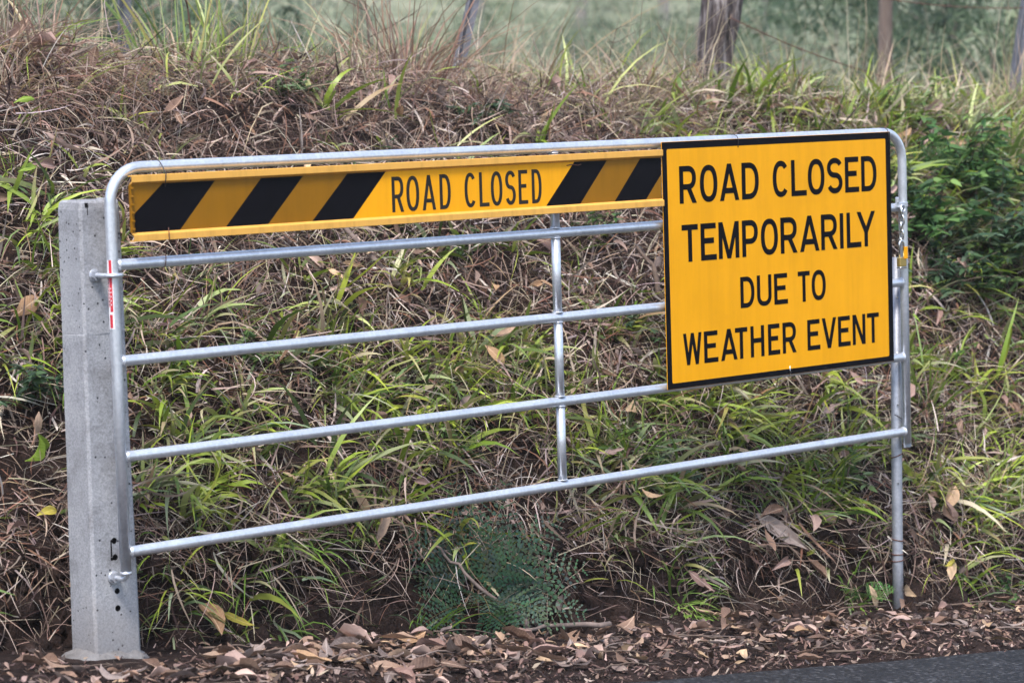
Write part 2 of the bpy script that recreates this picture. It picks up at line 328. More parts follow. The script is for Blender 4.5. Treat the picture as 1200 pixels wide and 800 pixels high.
# ------------------------------------------------------------------ stroke lettering (road-sign capitals)
def arc(cx, cy, rx_, ry_, a0, a1, n=14, e=2.3):
    out = []
    for i in range(n + 1):
        t = R(a0 + (a1 - a0) * i / n); c, s = math.cos(t), math.sin(t)
        out.append((cx + rx_ * math.copysign(abs(c) ** (2 / e), c), cy + ry_ * math.copysign(abs(s) ** (2 / e), s)))
    return out
def glyph(ch, w, h, sw):
    a = sw / 2; X = lambda p, q: ('x', [p, q])
    if ch == 'I': return [[(w / 2, 0), (w / 2, h)]]
    if ch == 'L': return [[(a, h), (a, a), (w, a)]]
    if ch == 'E': return [[(w * .97, h - a), (a, h - a), (a, a), (w, a)], [(a, h * .53), (w * .84, h * .53)]]
    if ch == 'T': return [[(0, h - a), (w, h - a)], [(w / 2, 0), (w / 2, h - a)]]
    if ch == 'H': return [[(a, 0), (a, h)], [(w - a, 0), (w - a, h)], [(a, h * .53), (w - a, h * .53)]]
    if ch == 'O': return [arc(w / 2, h / 2, w / 2 - a, h / 2 - a, 0, 360, 40) ]
    if ch == 'C': return [arc(w / 2 + .02 * w, h / 2, w / 2 - a, h / 2 - a, 42, 318, 34)]
    if ch == 'D': return [[(a, a), (a, h - a)] + arc(w * .42, h / 2, w * .58 - a, h / 2 - a, 90, -90, 22) + [(a, a)]]
    if ch == 'U': return [[(a, h)] + arc(w / 2, w / 2, w / 2 - a, w / 2 - a, 180, 360, 16) + [(w - a, h)]]
    if ch in 'PR':
        yb = h * .44 if ch == 'R' else h * .42
        bowl = [(a, h - a)] + arc(w * .5, (h - a + yb) / 2, w * .48 - a, (h - a - yb) / 2, 90, -90, 18) + [(a, yb)]
        g = [[(a, 0), (a, h)], bowl]
        if ch == 'R': g.append(X((w * .5, h * .46), (w - a * 1.1, 0)))
        return g
    if ch == 'S':
        m = h * .515; ru = (h - a - m) / 2; rl = (m - a) / 2
        return [arc(w / 2, m + ru, w / 2 - a, ru, 22, 262, 18, 2.1) + arc(w / 2, a + rl, w / 2 - a, rl, 82, -158, 18, 2.1)]
    if ch == 'A': return [X((a * 1.1, 0), (w / 2, h)), X((w - a * 1.1, 0), (w / 2, h)), [(w * .24, h * .27), (w * .76, h * .27)]]
    if ch == 'V': return [X((a * 1.1, h), (w / 2, 0)), X((w - a * 1.1, h), (w / 2, 0))]
    if ch == 'M': return [[(a, 0), (a, h)], [(w - a, 0), (w - a, h)], X((a * 1.2, h), (w / 2, 0)), X((w - a * 1.2, h), (w / 2, 0))]
    if ch == 'N': return [[(a, 0), (a, h)], [(w - a, 0), (w - a, h)], X((a * 1.3, h), (w - a * 1.3, 0))]
    if ch == 'W': return [X((a, h), (w * .27, 0)), X((w * .27, 0), (w / 2, h)), X((w / 2, h), (w * .73, 0)), X((w * .73, 0), (w - a, h))]
    if ch == 'Y': return [X((a * 1.1, h), (w / 2, h * .42)), X((w - a * 1.1, h), (w / 2, h * .42)), [(w / 2, 0), (w / 2, h * .46)]]
def clip_poly(poly, w, h):
    for ax, lim, sg in ((0, 0, 1), (0, w, -1), (1, 0, 1), (1, h, -1)):
        out = []
        for i in range(len(poly)):
            p, q = poly[i - 1], poly[i]; ip, iq = (p[ax] - lim) * sg >= -1e-9, (q[ax] - lim) * sg >= -1e-9
            if ip != iq:
                t = (lim - p[ax]) / (q[ax] - p[ax]); out.append((p[0] + (q[0] - p[0]) * t, p[1] + (q[1] - p[1]) * t))
            if iq: out.append(q)
        poly = out
        if len(poly) < 3: return []
    return poly
def ribbon(pts, sw):
    """Quads of a mitred stroke."""
    P = [np.array(p, float) for p in pts]; a = sw / 2; L, Rr = [], []
    closed = np.linalg.norm(P[0] - P[-1]) < 1e-6
    if closed: P = P[:-1]
    m = len(P)
    for i in range(m):
        d1 = P[i] - P[i - 1] if (i > 0 or closed) else P[1] - P[0]
        d2 = P[(i + 1) % m] - P[i] if (i < m - 1 or closed) else P[i] - P[i - 1]
        d1 = d1 / (np.linalg.norm(d1) + 1e-12); d2 = d2 / (np.linalg.norm(d2) + 1e-12)
        n1 = np.array((-d1[1], d1[0])); n2 = np.array((-d2[1], d2[0])); nn = n1 + n2; nn /= np.linalg.norm(nn) + 1e-12
        k = a / max(0.35, nn @ n1); L.append(P[i] + nn * k); Rr.append(P[i] - nn * k)
    return [[tuple(L[i]), tuple(L[(i + 1) % m]), tuple(Rr[(i + 1) % m]), tuple(Rr[i])] for i in range(m if closed else m - 1)]
def text_mesh(name, text, boxes, z0, z1, y, sw, mat, parent):
    bm = bmesh.new(); k = 0
    z0s, z1s = z0, z1
    for i, (ch, (u0, u1)) in enumerate(zip(text, boxes)):
        w, h = u1 - u0, z1 - z0
        for st in glyph(ch, w, h, sw):
            k += 1
            if st[0] == 'x':
                p, q = np.array(st[1][0]), np.array(st[1][1]); d = (q - p) / np.linalg.norm(q - p)
                ext = sw * 1.2
                p2 = p - d * (ext if p[1] <= 0 or p[1] >= h else 0); q2 = q + d * (ext if q[1] <= 0 or q[1] >= h else 0)
                if ch == 'W': sww = sw * .88
                elif ch in 'MN': sww = sw * .92
                else: sww = sw
                quads = ribbon([p2, q2], sww * (np.linalg.norm(d) ))
            else: quads = ribbon(st, sw)
            for qd in quads:
                c = clip_poly(qd, w, h)
                if len(c) >= 3: bm.faces.new([bm.verts.new((u0 + a_, y - 0.00008 * (k % 5), z0 + b_)) for a_, b_ in c])
    bmesh.ops.remove_doubles(bm, verts=bm.verts[:], dist=1e-6)
    for f in bm.faces:
        if f.normal.y > 0: f.normal_flip()
    return bm_obj(name, bm, mat, parent, normals=False)

# ------------------------------------------------------------------ gate
GL = 3.5123; GH = 1.136; PR = 0.0168; ST = GH / 4
gate = empty('farm_gate', (0, 0, -0.05), 'galvanised steel farm gate with five rails hung from the concrete post', 'gate')
def gp(o): o.location.z -= gate.location.z; return o      # children are written in world heights
br = 0.105
path = [(0, 0, -0.054), (0, 0, 0.5), (0, 0, GH - br)]
path += [(br - br * math.cos(R(t)), 0, GH - br + br * math.sin(R(t))) for t in range(10, 91, 10)]
path += [(1.2, 0, GH + .001), (2.4, 0, GH), (GL - br, 0, GH)]
path += [(GL - br + br * math.sin(R(t)), 0, GH - br + br * math.cos(R(t))) for t in range(10, 91, 10)]
path += [(GL, 0, 0.6), (GL, 0, -0.045)]
gp(tube_obj('frame', path, PR, MT['galv'], gate, 20))
for i, dz in enumerate((0, .0, .0, .0)):
    z = i * ST
    p = [(PR * .7, 0, z), (.02, 0, z), (1.0, 0, z - .001), (1.75, 0, z - .0015), (2.6, 0, z - .001), (GL - .02, 0, z), (GL - PR * .7, 0, z)]
    rail = gp(tube_obj('rail', p, [PR * .93] + [PR * .98] * 5 + [PR * .93], MT['galv'], gate, 18))
    for xx in (0.019, GL - 0.019):
        ring = [(xx, (PR * 1.0) * math.cos(R(a)), z + (PR * 1.0) * math.sin(R(a))) for a in range(0, 360, 20)]
        tube_obj('weld', ring, .0026, MT['galv'], rail, 6, closed=True)
for i in range(4):
    z = i * ST; xx = 1.7487
    stay = gp(tube_obj('stay', [(xx, 0, z + PR * .85), (xx, 0, z + ST - PR * .85)], PR * .92, MT['galv'], gate, 18))
    for zz in (z + PR * 1.0, z + ST - PR * 1.0):
        tube_obj('weld', [(xx + PR * .97 * math.cos(R(a)), PR * .97 * math.sin(R(a)), zz) for a in range(0, 360, 24)], .0024, MT['galv'], stay, 6, closed=True)
bm = bmesh.new(); add_box(bm, (GL - .018, -.003, -.062), (GL + .024, .003, .005), .0015); gp(bm_obj('end_plate', bm, MT['galv_dull'], gate))
# latch lug with its eye, welded to the closing upright
bm = bmesh.new(); add_box(bm, (GL - .062, -.022, .851), (GL + .006, -.016, .872), .003, 2); add_box(bm, (GL - .060, -.024, .868), (GL - .046, -.014, .892), .003, 2)
add_tube(bm, [(GL - .03 + .013 * math.cos(R(a)), -.026, .848 + .013 * math.sin(R(a))) for a in range(0, 360, 24)], .0035, 8, closed=True)
gp(bm_obj('latch_lug', bm, MT['galv'], gate))
# maker's sticker wrapped on the hinge upright
def wrap(name, a0, a1, z0, z1, r, mat, parent):
    bm = bmesh.new(); n = 8; rows = []
    for z in np.linspace(z0, z1, 7):
        rows.append([bm.verts.new((r * math.cos(R(a0 + (a1 - a0) * k / n)), r * math.sin(R(a0 + (a1 - a0) * k / n)), z)) for k in range(n + 1)])
    for A, Bq in zip(rows, rows[1:]):
        for k in range(n): bm.faces.new((A[k], A[k + 1], Bq[k + 1], Bq[k]))
    return bm_obj(name, bm, mat, parent, True)
stk = gp(wrap('sticker', 168, 234, .665, .868, PR + .0005, MT['white'], gate))
for a0, a1, z0, z1 in ((196, 226, .716, .868), (186, 218, .668, .708), (177, 186, .73, .83)):
    wrap('red_print', a0, a1, z0, z1, PR + .0009, MT['red'], stk)
rnd = random.Random(3)
for k in range(9):
    z0 = .735 + k * .0105
    if rnd.random() < .85: wrap('sticker_text', 180 + rnd.uniform(0, 4), 194 - rnd.uniform(0, 5), z0, z0 + .004, PR + .0013, MT['ink'], stk)
for k in range(5):
    wrap('sticker_text', 206, 218 - rnd.uniform(0, 5), .735 + k * .012, .739 + k * .012, PR + .0013, MT['white'], stk)

# ------------------------------------------------------------------ concrete post with hinges
post = empty('concrete_post', (0, .125, -.36), 'tall square grey concrete gate post with chipped top at left of the gate', 'post')
def pp(o): o.location = (-post.location.x, -post.location.y, -post.location.z); return o
bm = bmesh.new()
lv = []
for z, x0, x1, y0, y1 in ((-.6, -.081, .083, .056, .197), (-.36, -.080, .081, .058, .195), (.0, -.0772, .0796, .059, .1935), (.3, -.074, .078, .060, .192), (.5, -.0718, .0772, .0605, .191), (.645, -.070, .0765, .061, .190), (.652, -.0695, .0765, .0595, .190), (.85, -.0678, .0757, .0598, .189), (1.02, -.066, .075, .060, .188), (1.036, -.063, .0735, .062, .186), (1.042, -.055, .067, .069, .180)):
    ch = .008
    ring = [(x0 + ch, y0), (x1 - ch, y0), (x1, y0 + ch), (x1, y1 - ch), (x1 - ch, y1), (x0 + ch, y1), (x0, y1 - ch), (x0, y0 + ch)]
    lv.append([bm.verts.new((px + random.uniform(-.0012, .0012), py + random.uniform(-.0008, .0008), z + (random.uniform(-.005, .004) if z > 1.0 else 0))) for px, py in ring])
for A, Bq in zip(lv, lv[1:]):
    for k in range(8): bm.faces.new((A[k], A[(k + 1) % 8], Bq[(k + 1) % 8], Bq[k]))
bm.faces.new(lv[-1]); bm.faces.new(lv[0][::-1])
bmesh.ops.recalc_face_normals(bm, faces=bm.faces[:])
me = bpy.data.meshes.new('shaft'); bm.to_mesh(me); bm.free(); me.materials.append(MT['concrete']); me.materials.append(MT['hole'])
tmp = bpy.data.objects.new('shaft_tmp', me); COL.objects.link(tmp)
bm = bmesh.new()
HOLES = [(.001, .029, .0095), (.002, -.021, .0095), (.004, -.123, .009), (.004, -.175, .0095)]
for hx, hz, hr in HOLES:
    add_tube(bm, [(hx, .0, hz), (hx, .115, hz)], hr, 16)
add_box(bm, (-.0125, .03, -.019), (-.0075, .066, .030))          # chipped groove joining the two upper holes
add_box(bm, (-.0125, .03, .027), (.001, .065, .033)); add_box(bm, (-.014, .03, -.029), (-.004, .0645, -.02))
add_box(bm, (-.048, .03, 1.022), (-.036, .0635, 1.06)); add_box(bm, (-.0425, .03, 1.0), (-.0395, .0625, 1.03))
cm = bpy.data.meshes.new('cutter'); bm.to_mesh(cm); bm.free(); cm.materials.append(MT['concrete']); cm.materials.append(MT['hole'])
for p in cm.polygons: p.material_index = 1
cut = bpy.data.objects.new('cutter', cm); COL.objects.link(cut)
md = tmp.modifiers.new('b', 'BOOLEAN'); md.operation = 'DIFFERENCE'; md.object = cut; md.solver = 'EXACT'; md.use_self = True
dg = bpy.context.evaluated_depsgraph_get()
sm = bpy.data.meshes.new_from_object(tmp.evaluated_get(dg)); bpy.data.objects.remove(tmp); bpy.data.objects.remove(cut)
shaft = pp(link_mesh('shaft', sm, None, post))
# footing: rough concrete collar poured round the foot
fa = 28; bm = bmesh.new(); rings = []
for rr, zz in ((.085, .075), (.108, .05), (.14, .012), (.18, -.04), (.20, -.14)):
    ring = []
    for k in range(fa):
        t = 6.28318 * k / fa; q = 1 + .16 * math.sin(2 * t + .6) + .07 * math.sin(5 * t) + random.uniform(-.03, .03)
        sqx = rr * q * (abs(math.cos(t)) ** .7) * math.copysign(1, math.cos(t)); sqy = rr * q * (abs(math.sin(t)) ** .7) * math.copysign(1, math.sin(t))
        ring.append(bm.verts.new((sqx * 1.05, .125 + sqy * .9, -.352 + zz * .6 + random.uniform(-.009, .009) - .1 * sqx)))
    rings.append(ring)
for A, Bq in zip(rings, rings[1:]):
    for k in range(fa): bm.faces.new((A[k], A[(k + 1) % fa], Bq[(k + 1) % fa], Bq[k]))
bm.faces.new(rings[0])
pp(bm_obj('footing', bm, MT['footing'], post, True))
def hexnut(bm, c, r, y0, y1, ax=0):
    A = [bm.verts.new((c[0] + r * math.cos(R(60 * k + 12)), y0, c[1] + r * math.sin(R(60 * k + 12)))) for k in range(6)]
    Bq = [bm.verts.new((c[0] + r * math.cos(R(60 * k + 12)), y1, c[1] + r * math.sin(R(60 * k + 12)))) for k in range(6)]
    for k in range(6): bm.faces.new((A[k], A[(k + 1) % 6], Bq[(k + 1) % 6], Bq[k]))
    bm.faces.new(A); bm.faces.new(Bq)
# top hinge: eye bolt through the post, its eye round the upright
zt = .823
bm = bmesh.new()
add_tube(bm, [(-.028, .235, zt), (-.028, .02, zt), (-.026, .006, zt), (-.02, -.006, zt)], .0075, 10)
add_tube(bm, [(.0255 * math.cos(R(a)), .0255 * math.sin(R(a)), zt) for a in range(0, 360, 15)], .0065, 8, closed=True)
hb = pp(bm_obj('hinge_bolt', bm, MT['galv'], post))
bm = bmesh.new(); hexnut(bm, (-.028, zt), .0165, .040, .053); bm_obj('nut', bm, MT['galv_dull'], hb)
bm = bmesh.new(); add_tube(bm, [(-.028, .053, zt), (-.028, .0595, zt)], .019, 16); bm_obj('washer', bm, MT['galv'], hb)
bm = bmesh.new(); hexnut(bm, (-.028, zt), .0155, .195, .207); bm_obj('nut', bm, MT['galv_dull'], hb)
zb = -.079
bm = bmesh.new()
add_tube(bm, [(-.009, .2, zb), (-.009, .02, zb), (-.006, .006, zb), (-.001, .0, zb + .004), (0, 0, zb + .03)], [.0075, .0075, .0085, .0095, .0095], 10)
add_tube(bm, [(0, 0, zb + .012), (0, 0, zb + .022)], .0175, 14)
hb = pp(bm_obj('hinge_bolt', bm, MT['galv'], post))
bm = bmesh.new(); hexnut(bm, (-.009, zb), .0165, .036, .05); bm_obj('nut', bm, MT['galv_dull'], hb)
bm = bmesh.new(); add_tube(bm, [(-.009, .05, zb), (-.009, .0585, zb)], .019, 16); bm_obj('washer', bm, MT['galv'], hb)

# ------------------------------------------------------------------ latch post
lp = empty('latch_post', (3.502, .046, -.72), 'slim round galvanised steel post standing behind the closing end of the gate', 'post')
def lpp(o): o.location = -lp.location; return o
bm = bmesh.new(); add_tube(bm, [(3.497, .046, -.85), (3.4995, .046, -.5), (3.506, .046, .0), (3.522, .046, .66)], .0205, 20)
lpp(bm_obj('tube', bm, MT['galv_dull'], lp))
for z, tl in ((-.095, .008), (-.42, -.004), (-.475, .0), (-.50, .002)):
    cx = 3.4995 + (z + .5) * .013
    ring = [(cx + .0215 * math.cos(R(a)), .046 + .0215 * math.sin(R(a)), z + tl * math.cos(R(a + 40))) for a in range(0, 360, 20)]
    lpp(tube_obj('tie_wire', ring, .0022, MT['rust'], lp, 6, closed=True))
lpp(tube_obj('tie_wire', [(3.478, .03, .065), (3.49, .024, .058), (3.51, .02, .045), (3.535, .018, .028), (3.545, .026, .022)], .0018, MT['dark_wire'], lp, 6))
for z in (.51, .30, .10, -.2):
    cx = 3.506 + z * .022; bm = bmesh.new(); a = R(-125)
    px, py = cx + .0205 * math.cos(a), .046 + .0205 * math.sin(a)
    add_tube(bm, [(px, py, z), (px + .004 * math.cos(a), py + .004 * math.sin(a), z)], .004, 8); lpp(bm_obj('rivet', bm, MT['chrome'], lp))

# chain and padlock hanging from the lug
chain = empty('chain', (GL - .032, -.026, .848), 'short steel chain hanging from the gate latch lug beside the yellow sign', 'chain')
zc = .832
for k in range(4):
    pts = []
    for a in range(0, 360, 20):
        dx, dz = .0075 * math.cos(R(a)), .0105 * math.sin(R(a)) + (.0075 if math.sin(R(a)) > 0 else -.0075)
        ang = R(20 + 85 * (k % 2)); pts.append((GL - .034 - .002 * k + dx * math.cos(ang), -.026 + dx * math.sin(ang), zc - .0275 * k + dz))
    o = tube_obj('link', pts, .0036, MT['chrome'], chain, 8, closed=True); o.location = -chain.location
pad = empty('padlock', (GL - .046, -.03, .63), 'small brass padlock with a steel shackle hanging on the short chain', 'padlock')
bm = bmesh.new(); add_box(bm, (-.019, -.009, 0), (.019, .009, .036), .003, 2); bm_obj('lock_body', bm, MT['brass'], pad)
bm = bmesh.new(); add_box(bm, (-.0195, -.0095, -.006), (.0195, .0095, .0005), .0015); bm_obj('base_band', bm, MT['chrome'], pad)
bm = bmesh.new(); add_tube(bm, [(-.012, 0, .036), (-.012, 0, .085)] + [(-.012 * math.cos(R(a)), 0, .085 + .012 * math.sin(R(a))) for a in range(20, 161, 20)] + [(.012, 0, .085), (.012, 0, .036)], .0038, 8)
bm_obj('shackle', bm, MT['chrome'], pad)
bm = bmesh.new(); add_box(bm, (.002, -.0125, .030), (.022, -.0095, .075), .001); bm_obj('lock_tag', bm, MT['yellow'], pad)

# ------------------------------------------------------------------ the large sign
SU0, SU1, SV0, SV1 = 2.2225, 3.4104, .2790, 1.1386; YF = -.032
sign = empty('road_closure_sign', (2.8165, -.03, .279), 'large yellow rectangular sign with black border fixed on the right half of the gate', 'sign')
def sg(o): o.location = -sign.location; return o
bm = bmesh.new(); add_box(bm, (SU0, YF, SV0), (SU1, YF + .0025, SV1), .0008); sg(bm_obj('sign_panel', bm, MT['yellow'], sign))
b0 = (2.2465, 3.3835, .2995, 1.1135)
bm = bmesh.new()
O_ = [(SU0 + .0008, SV0 + .0008), (SU1 - .0008, SV0 + .0008), (SU1 - .0008, SV1 - .0008), (SU0 + .0008, SV1 - .0008)]; I_ = []
for (cx, cz, a0) in ((b0[0] + .006, b0[2] + .006, 180), (b0[1] - .006, b0[2] + .006, 270), (b0[1] - .006, b0[3] - .006, 0), (b0[0] + .006, b0[3] - .006, 90)):
    I_.append([(cx + .006 * math.cos(R(a0 + t)), cz + .006 * math.sin(R(a0 + t))) for t in (0, 30, 60, 90)])
yb = YF - .0004
ov = [bm.verts.new((u, yb, v)) for u, v in O_]; iv = [[bm.verts.new((u, yb, v)) for u, v in c] for c in I_]
for k in range(4):
    j = (k + 1) % 4
    bm.faces.new((ov[k], ov[j], iv[j][0], iv[k][3]))
    for t in range(3): bm.faces.new((ov[k], iv[k][t + 1], iv[k][t]))
for f in bm.faces:
    f.normal_update()
    if f.normal.y > 0: f.normal_flip()
sg(bm_obj('border', bm, MT['black'], sign, normals=False))
bm = bmesh.new()
for z in (.42, .99):
    add_box(bm, (SU0 + .03, YF + .0027, z - .015), (SU1 - .03, YF + .0125, z + .015), .001)
sg(bm_obj('rear_channel', bm, MT['alu'], sign))
TX = {
 'ROADCLOSED': [(2.3039, 2.3874), (2.4042, 2.491), (2.5017, 2.6004), (2.6134, 2.7005), (2.7709, 2.8554), (2.8688, 2.9499), (2.9567, 3.0456), (3.0594, 3.1425), (3.1564, 3.2336), (3.2453, 3.3305)],
 'TEMPORARILY': [(2.3092, 2.3888), (2.4014, 2.4799), (2.4905, 2.5937), (2.6089, 2.6917), (2.7049, 2.7933), (2.8066, 2.894), (2.9075, 3.012), (3.0212, 3.1087), (3.1226, 3.1426), (3.1598, 3.2395), (3.216, 3.3177)],
 'DUETO': [(2.5939, 2.6658), (2.679, 2.7539), (2.7673, 2.8386), (2.8926, 2.9561), (2.9652, 3.0408)],
 'WEATHEREVENT': [(2.3025, 2.395), (2.4056, 2.4759), (2.4887, 2.5728), (2.562, 2.625), (2.6403, 2.7106), (2.7305, 2.7927), (2.8061, 2.878), (2.9369, 3.0055), (3.0147, 3.0932), (3.1025, 3.1702), (3.1819, 3.2527), (3.2622, 3.3289)],
 'BOARD': [(1.0304, 1.0789), (1.0894, 1.1419), (1.1542, 1.2107), (1.2267, 1.2732), (1.3307, 1.3797), (1.3943, 1.4363), (1.4437, 1.4935), (1.5064, 1.5511), (1.5641, 1.6054), (1.6223, 1.6658)]}
for key, words, z0, z1, sw in (('ROADCLOSED', ('ROAD', 'CLOSED'), .922, 1.0523, .0196), ('TEMPORARILY', ('TEMPORARILY',), .718, .848, .0196), ('DUETO', ('DUE', 'TO'), .537, .648, .0168), ('WEATHEREVENT', ('WEATHER', 'EVENT'), .3572, .4688, .0168)):
    k = 0
    for wd in words:
        t = sg(text_mesh('lettering', wd, TX[key][k:k + len(wd)], z0, z1, YF - .0006, sw, MT['black'], sign)); t['label'] = 'black capitals reading ' + wd; k += len(wd)
for u, dv in ((2.598, .004), (3.398, .0)):
    w = [(u, YF - .0015, SV1 - .035 + dv), (u + .001, YF - .003, SV1 - .004), (u + .002, YF + .004, SV1 + .008), (u + .002, -.012, GH + PR + .001), (u, .004, GH + PR + .001), (u, PR + .003, GH)]
    sg(tube_obj('tie_wire', w, .0015, MT['dark_wire'], sign, 6))

sg(tube_obj('tie_wire', [(2.84, YF - .0015, SV0 + .03), (2.841, YF - .003, SV0 + .004), (2.842, YF + .004, SV0 - .003), (2.842, -.018, SV0 + .006)], .0015, MT['chrome'], sign, 6))

# ------------------------------------------------------------------ the striped board
board = empty('striped_board', (1.13, -.03, .92), 'long narrow yellow board with black diagonal stripes under the top rail of the gate', 'sign')
def bo(o): o.location = -board.location; return o
BX0, BX1 = .053, 2.2195
prof = [(-.018, .9185), (-.0415, .9185), (-.0425, .9195), (-.0425, .9375), (-.041, .9395), (-.0300, .9445), (-.0300, 1.0865), (-.041, 1.0915), (-.0425, 1.0935), (-.0425, 1.1120), (-.0415, 1.1130), (-.018, 1.1130),
        (-.018, 1.1095), (-.0385, 1.1095), (-.0385, 1.0955), (-.0270, 1.0900), (-.0270, .9415), (-.0385, .9360), (-.0385, .9220), (-.018, .9220)]
bm = bmesh.new()
A = [bm.verts.new((BX0, y, z)) for y, z in prof]; Bq = [bm.verts.new((BX1, y, z)) for y, z in prof]; k_ = len(prof)
for k in range(k_): bm.faces.new((A[k], A[(k + 1) % k_], Bq[(k + 1) % k_], Bq[k]))
bm.faces.new(A); bm.faces.new(Bq)
bo(bm_obj('channel', bm, MT['lip'], board))
bm = bmesh.new()
add_box(bm, (BX0 + .001, -.0269, .945), (BX0 + .004, -.0185, 1.0865))
for z in np.linspace(.955, 1.075, 6): add_box(bm, (BX0 - .002, -.0415, z - .003), (BX0 + .006, -.0305, z + .003), .001)
add_box(bm, (BX0 - .003, -.0345, .945), (BX0 + .004, -.0302, 1.0865), .001)
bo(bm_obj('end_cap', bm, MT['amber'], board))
def sheet(name, pts, y, mat, parent):
    bm = bmesh.new(); f = bm.faces.new([bm.verts.new((u, y, v)) for u, v in pts]); f.normal_update()
    if f.normal.y > 0: f.normal_flip()
    return bo(bm_obj(name, bm, mat, parent, normals=False))
zb0, zt0 = .9448, 1.0862
stripes = [(.0645, .167, .355, .222), (.388, .525, .684, .545), (.713, .856, 1.009, .873), (1.684, 1.816, 1.966, 1.838), (1.996, 2.121, 2.272, 2.144)]
s3, s4 = stripes[2], stripes[3]
sheet('text_panel', [(s3[3], zb0), (s4[0], zb0), (s4[1], zt0), (s3[2], zt0)], -.0303, MT['orange'], board)
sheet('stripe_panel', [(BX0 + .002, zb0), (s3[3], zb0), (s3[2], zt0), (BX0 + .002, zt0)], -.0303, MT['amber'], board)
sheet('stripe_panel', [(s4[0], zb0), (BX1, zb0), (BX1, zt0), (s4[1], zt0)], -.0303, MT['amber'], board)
for i, (a, b_, c_, d_) in enumerate(stripes):
    if i == 0: pts = [(BX0 + .010, zb0), (d_, zb0), (c_, zt0), (b_, zt0), (BX0 + .010, 1.0)]
    elif i == 4:
        f = (BX1 - d_) / (c_ - d_); pts = [(a, zb0), (d_, zb0), (BX1, zb0 + f * (zt0 - zb0)), (BX1, zt0), (b_, zt0)]
    else: pts = [(a, zb0), (d_, zb0), (c_, zt0), (b_, zt0)]
    sheet('stripe', pts, -.0306, MT['black'], board)
k = 0
for wd in ('ROAD', 'CLOSED'):
    t = bo(text_mesh('lettering', wd, TX['BOARD'][k:k + len(wd)], .956, 1.0684, -.0307, .0125, MT['ink'], board)); t['label'] = 'black capitals reading ' + wd; k += len(wd)
u = .172
bo(tube_obj('tie_wire', [(u - .006, -.0435, 1.075), (u - .004, -.0455, 1.095), (u - .002, -.0455, 1.113), (u, -.02, 1.142), (u, -.004, GH + PR + .002), (u, .012, GH + .015), (u, PR + .003, GH - .005)], .0016, MT['dark_wire'], board, 6))
bo(tube_obj('tie_wire', [(u, -.0440, .955), (u, -.0460, .93), (u + .001, -.0445, .915), (u, -.024, .9), (u + .002, -.02, ST * 3 + .01), (u + .003, -.018, ST * 3), (u + .003, -.0125, ST * 3 - .014), (u + .003, .004, ST * 3 - .019)], .0014, MT['rust'], board, 6))
bo(tube_obj('tie_wire', [(1.78, -.032, 1.075), (1.80, -.033, 1.078), (1.83, -.0325, 1.074), (1.845, -.032, 1.077)], .0015, MT['rust'], board, 6))
# ------------------------------------------------------------------ blades
def blades(P, D, L_, W_, C, K, droop, tw=None, tipc=None, prof='grass', curl=0.0):
    """One ribbon per root: P roots, D first direction, L_ length, W_ width, C rgb; bends down by droop."""
    n = len(P); d = unit(np.asarray(D, float)); p = np.array(P, float)
    side = np.cross(d, np.array([0, 0, 1.0])); bad = np.linalg.norm(side, axis=1) < 0.05; side[bad] = (1, 0, 0); side = unit(side)
    if tw is None: tw = RNG.uniform(-1.2, 1.2, n)
    up = np.cross(side, d); side = side * np.cos(tw)[:, None] + up * np.sin(tw)[:, None]
    cv = RNG.normal(0, 1, (n, 3)) * curl * np.where(RNG.uniform(0, 1, (n, 1)) < .25, 2.2, .8)
    V = np.zeros((n, 2 * K + 1, 3), np.float32); CC = np.zeros((n, 2 * K + 1, 3), np.float32)
    tc = C if tipc is None else tipc
    for k in range(K + 1):
        s = k / K
        w = W_ * (min(1, .5 + 1.8 * s) * (1 - s ** 2) if prof == 'grass' else (1 - .5 * s))
        c = C * (1 - s) + tc * s
        if k < K:
            V[:, 2 * k] = p - side * (w / 2)[:, None]; V[:, 2 * k + 1] = p + side * (w / 2)[:, None]; CC[:, 2 * k] = c; CC[:, 2 * k + 1] = c
        else: V[:, 2 * K] = p; CC[:, 2 * K] = c
        d = d + cv / K; d[:, 2] -= droop / K; d = unit(d); p = p + d * (L_ / K)[:, None]
    b = (np.arange(n) * (2 * K + 1))[:, None]
    qs = [b + np.array([[2 * k, 2 * k + 1, 2 * k + 3, 2 * k + 2]]) for k in range(K - 1)]
    return V.reshape(-1, 3), [np.concatenate(qs) if qs else np.zeros((0, 4), int), b + np.array([[2 * K - 2, 2 * K - 1, 2 * K]])], CC.reshape(-1, 3)
def merge(parts):
    V, Q, T, C, o = [], [], [], [], 0
    for v, (q, t), c in parts:
        V.append(v); Q.append(q + o); T.append(t + o); C.append(c); o += len(v)
    return np.concatenate(V), [np.concatenate(Q), np.concatenate(T)], np.concatenate(C)
def pick(pal, n, jit=.18):
    pal = np.array(pal, float); w = pal[:, 3] / pal[:, 3].sum()
    i = RNG.choice(len(pal), n, p=w); c = pal[i, :3] * RNG.uniform(1 - jit, 1 + jit, (n, 1)) * RNG.uniform(.93, 1.07, (n, 3))
    return np.clip(c, .004, .8)
def tang(x, y, n):
    nr = grad(x, y); a = RNG.uniform(0, 6.283, n); t = np.stack([np.cos(a), np.sin(a), np.zeros(n)], -1)
    t = unit(t - nr * np.sum(t * nr, 1, keepdims=True)); return nr, t
DRY = [(.33, .245, .20, 3), (.22, .145, .11, 3), (.46, .37, .31, 2.2), (.085, .05, .042, 2.8), (.58, .50, .43, 1.3), (.21, .105, .07, 2.4), (.28, .22, .20, 1.5), (.04, .025, .023, 2.2)]
DARKDRY = [(.17, .115, .09, 3), (.29, .21, .17, 2.6), (.05, .031, .027, 2.6), (.46, .36, .29, 2), (.21, .115, .075, 2)]
